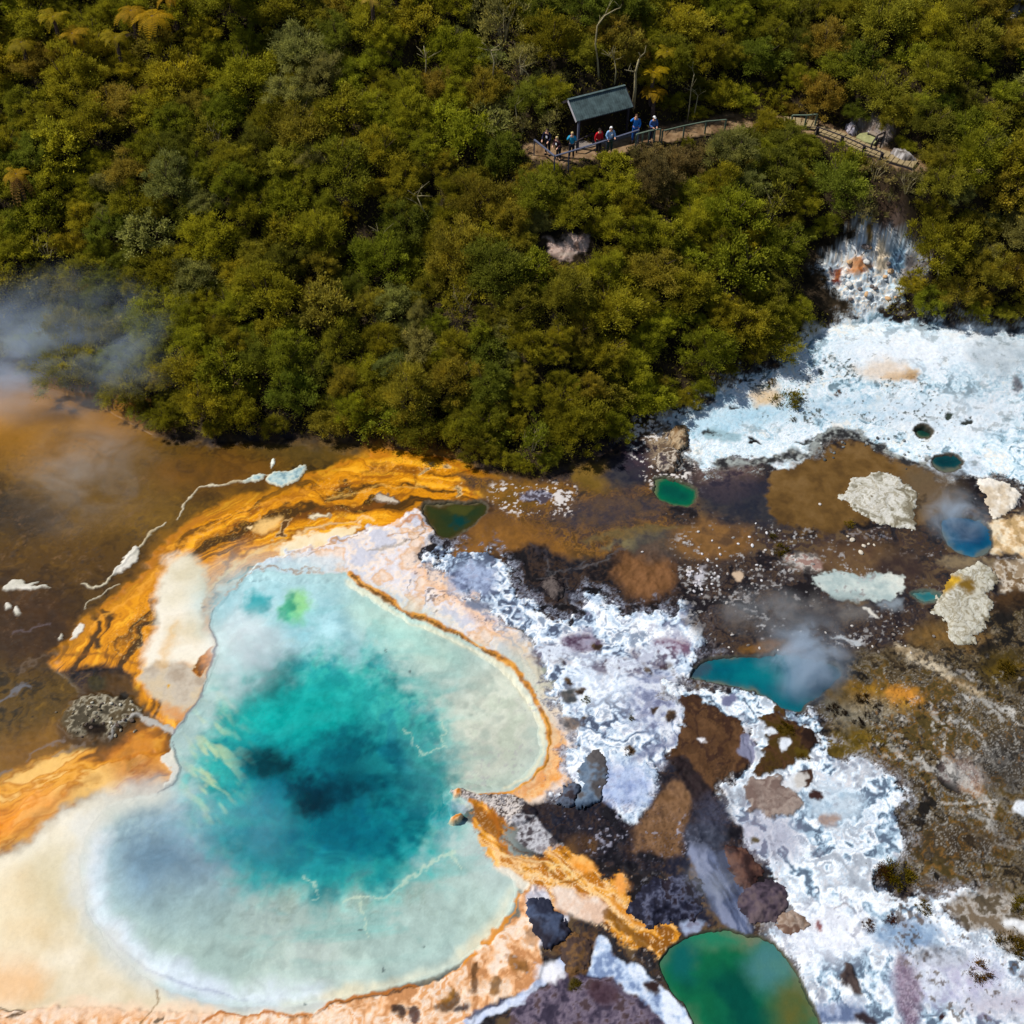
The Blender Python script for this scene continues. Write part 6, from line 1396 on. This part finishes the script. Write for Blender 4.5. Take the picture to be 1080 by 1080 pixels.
# small tussocks and bushes that stand alone
tus = [(830, 424, .72, (112, 102, 16), 'round olive bush standing alone on the white plain'), (814, 402, .26, (110, 86, 40), 'little brown twig bush between the round bush and the wood'), (810, 407, .18, (100, 92, 30), 'tiny olive tuft at the wood edge on the white plain'), (884, 415, .2, (120, 84, 50), 'small brown tuft on the white plain past the round bush'),
       (837, 442, .18, (66, 70, 40), 'dark tuft just below the round bush'), (824, 581, .38, (92, 76, 10), 'moss green bush beside the pale boulder on the mud'), (815, 566, .26, (84, 74, 24), 'dull olive tuft above the moss green bush'), (896, 553, .24, (120, 100, 20), 'yellow olive tuft tucked under the big slab'), (945, 925, .62, (92, 80, 8), 'broad moss cushion on the white river bank'),
       (932, 921, .4, (78, 48, 18), 'brown end of the broad moss cushion'), (1034, 1027, .4, (92, 64, 12), 'round brown cushion plant on the lowest white ground'), (1066, 1000, .55, (86, 70, 14), 'big dark olive cushion plant near the frame edge'), (974, 957, .3, (92, 74, 14), 'olive tuft on the thin white bank'), (916, 976, .26, (84, 52, 20), 'small brown tuft in the middle of the white river'),
       (939, 970, .26, (80, 48, 30), 'red brown tuft on the white river'), (1076, 957, .4, (104, 88, 18), 'yellow olive tuft above the big cushion plant'), (666, 758, .16, (96, 80, 24), 'tiny olive tuft on the white crust beside the brown flat'), (663, 793, .2, (84, 56, 36), 'tiny brown tuft on the white crust above the pointed boulder'), (618, 738, .2, (92, 90, 40), 'grey green tuft on the white crust near the big spring'),
       (1039, 612, .2, (96, 76, 20), 'tuft growing on the ochre stained slab'), (607, 1041, .24, (92, 78, 10), 'moss tuft on the purple rock'), (828, 768, .34, (84, 66, 8), 'moss patch on the brown bank under the teal spring'), (848, 798, .24, (96, 76, 14), 'ochre tuft on the brown bank'), (910, 738, .3, (60, 44, 16), 'dark tuft on the ochre ground'), (878, 748, .3, (50, 36, 20), 'dark round tuft beside the teal spring'), (890, 752, .2, (46, 32, 20), 'second dark tuft beside the teal spring'),
       (906, 762, .26, (40, 30, 22), 'black brown tuft at the mossy ground'), (914, 754, .16, (44, 32, 24), 'tiny black brown tuft above the mossy ground'), (925, 746, .2, (56, 44, 26), 'dark brown tuft near the ochre streak'), (1060, 706, .5, (92, 76, 14), 'olive cushion bush on the ochre bank')]
for u, v, r, tone, lab in tus:
    p = on_ground(u, v)
    plant('tussock', 'tuft', p.x, p.y, p.z - r * .1, r * 1.1, r * 1.1, rs.choice(CROWN['tuft']), None, tone, lab, 'tussocks on the thermal flat', hz=r * 1.0, jitter=.05)
# ------------------------------------------------------------------ steam
def steam_mat(name, dens, scale, seed, color=(.93, .97, 1.0), soft=1.0):
    m = bpy.data.materials.new(name); m.use_nodes = True; t = m.node_tree; t.nodes.clear()
    out = t.nodes.new('ShaderNodeOutputMaterial'); v = t.nodes.new('ShaderNodeVolumePrincipled'); t.links.new(v.outputs[0], out.inputs['Volume'])
    v.inputs['Color'].default_value = (*color, 1); v.inputs['Anisotropy'].default_value = .1
    tc = N(t, 'TexCoord'); ln = t.nodes.new('ShaderNodeVectorMath'); ln.operation = 'LENGTH'; t.links.new(tc.outputs['Object'], ln.inputs[0])
    fall = N(t, 'MapRange'); fall.interpolation_type = 'SMOOTHSTEP'
    t.links.new(ln.outputs['Value'], fall.inputs['Value']); fall.inputs['From Min'].default_value = 1.0; fall.inputs['From Max'].default_value = .12; fall.inputs['To Min'].default_value = 0; fall.inputs['To Max'].default_value = 1
    n = N(t, 'TexNoise', Scale=scale, Detail=4.0, Roughness=.6, Distortion=1.0); mp = N(t, 'Mapping'); mp.inputs['Location'].default_value = (seed, seed * .7, 0); t.links.new(tc.outputs['Object'], mp.inputs[0]); t.links.new(mp.outputs[0], n.inputs['Vector'])
    r = N(t, 'MapRange'); t.links.new(n.outputs[0], r.inputs['Value']); r.inputs['From Min'].default_value = .43; r.inputs['From Max'].default_value = .68
    t.links.new(math_n(t, 'MULTIPLY', math_n(t, 'MULTIPLY', fall.outputs[0], r.outputs[0]), dens), v.inputs['Density'])
    return m
def steam(label, u, v, z, rad, dens, seed, scale=1.6, rz=0, color=(.93, .97, 1.0)):
    import bmesh
    p = at(u, v, z); bm = bmesh.new(); bmesh.ops.create_icosphere(bm, subdivisions=3, radius=1)
    me = bpy.data.meshes.new('steam'); bm.to_mesh(me); bm.free()
    o = link('steam', me, steam_mat('steam_' + str(seed), dens, scale, seed, color), loc=p); o.scale = rad; o.rotation_euler = (0, 0, rz)
    o.visible_shadow = True
    return tag(o, label, 'steam', kind='stuff')
steam('blue grey steam bank drifting over the lagoon and the wood edge', 58, 362, 2.8, (9.5, 7.5, 3.8), .75, 3, 1.7, color=(.62, .74, .92))
steam('wisp of steam spreading over the brown lagoon', 90, 500, 1.3, (5.5, 5.5, 1.6), .32, 7, 1.8)
steam('white steam rising from the teal spring', 850, 694, 1.6, (2.8, 2.6, 2.2), 1.4, 11, 1.6, color=(.72, .84, .98))
steam('thin steam over the mud behind the teal spring', 805, 645, 1.2, (3.0, 1.8, 1.4), .6, 13, 1.5)
steam('white steam hanging over the blue spring', 1008, 545, 1.1, (2.1, 2.1, 1.6), 1.2, 17, 1.6, color=(.72, .84, .98))
steam('pale steam over the upper bay of the big spring', 262, 690, 1.0, (2.4, 3.4, 1.6), 1.3, 19, 1.3)
steam('veil of steam over the lower shallow bay of the big spring', 225, 880, 1.0, (5.2, 3.6, 1.3), .18, 23, 1.8)
steam('wisp of steam above the green spring', 752, 930, .9, (1.8, 1.8, 1.3), .5, 31, 1.6)
steam('pale steam on the white plain', 1050, 400, 2.8, (4.5, 3.0, 1.4), .18, 37, 1.8)
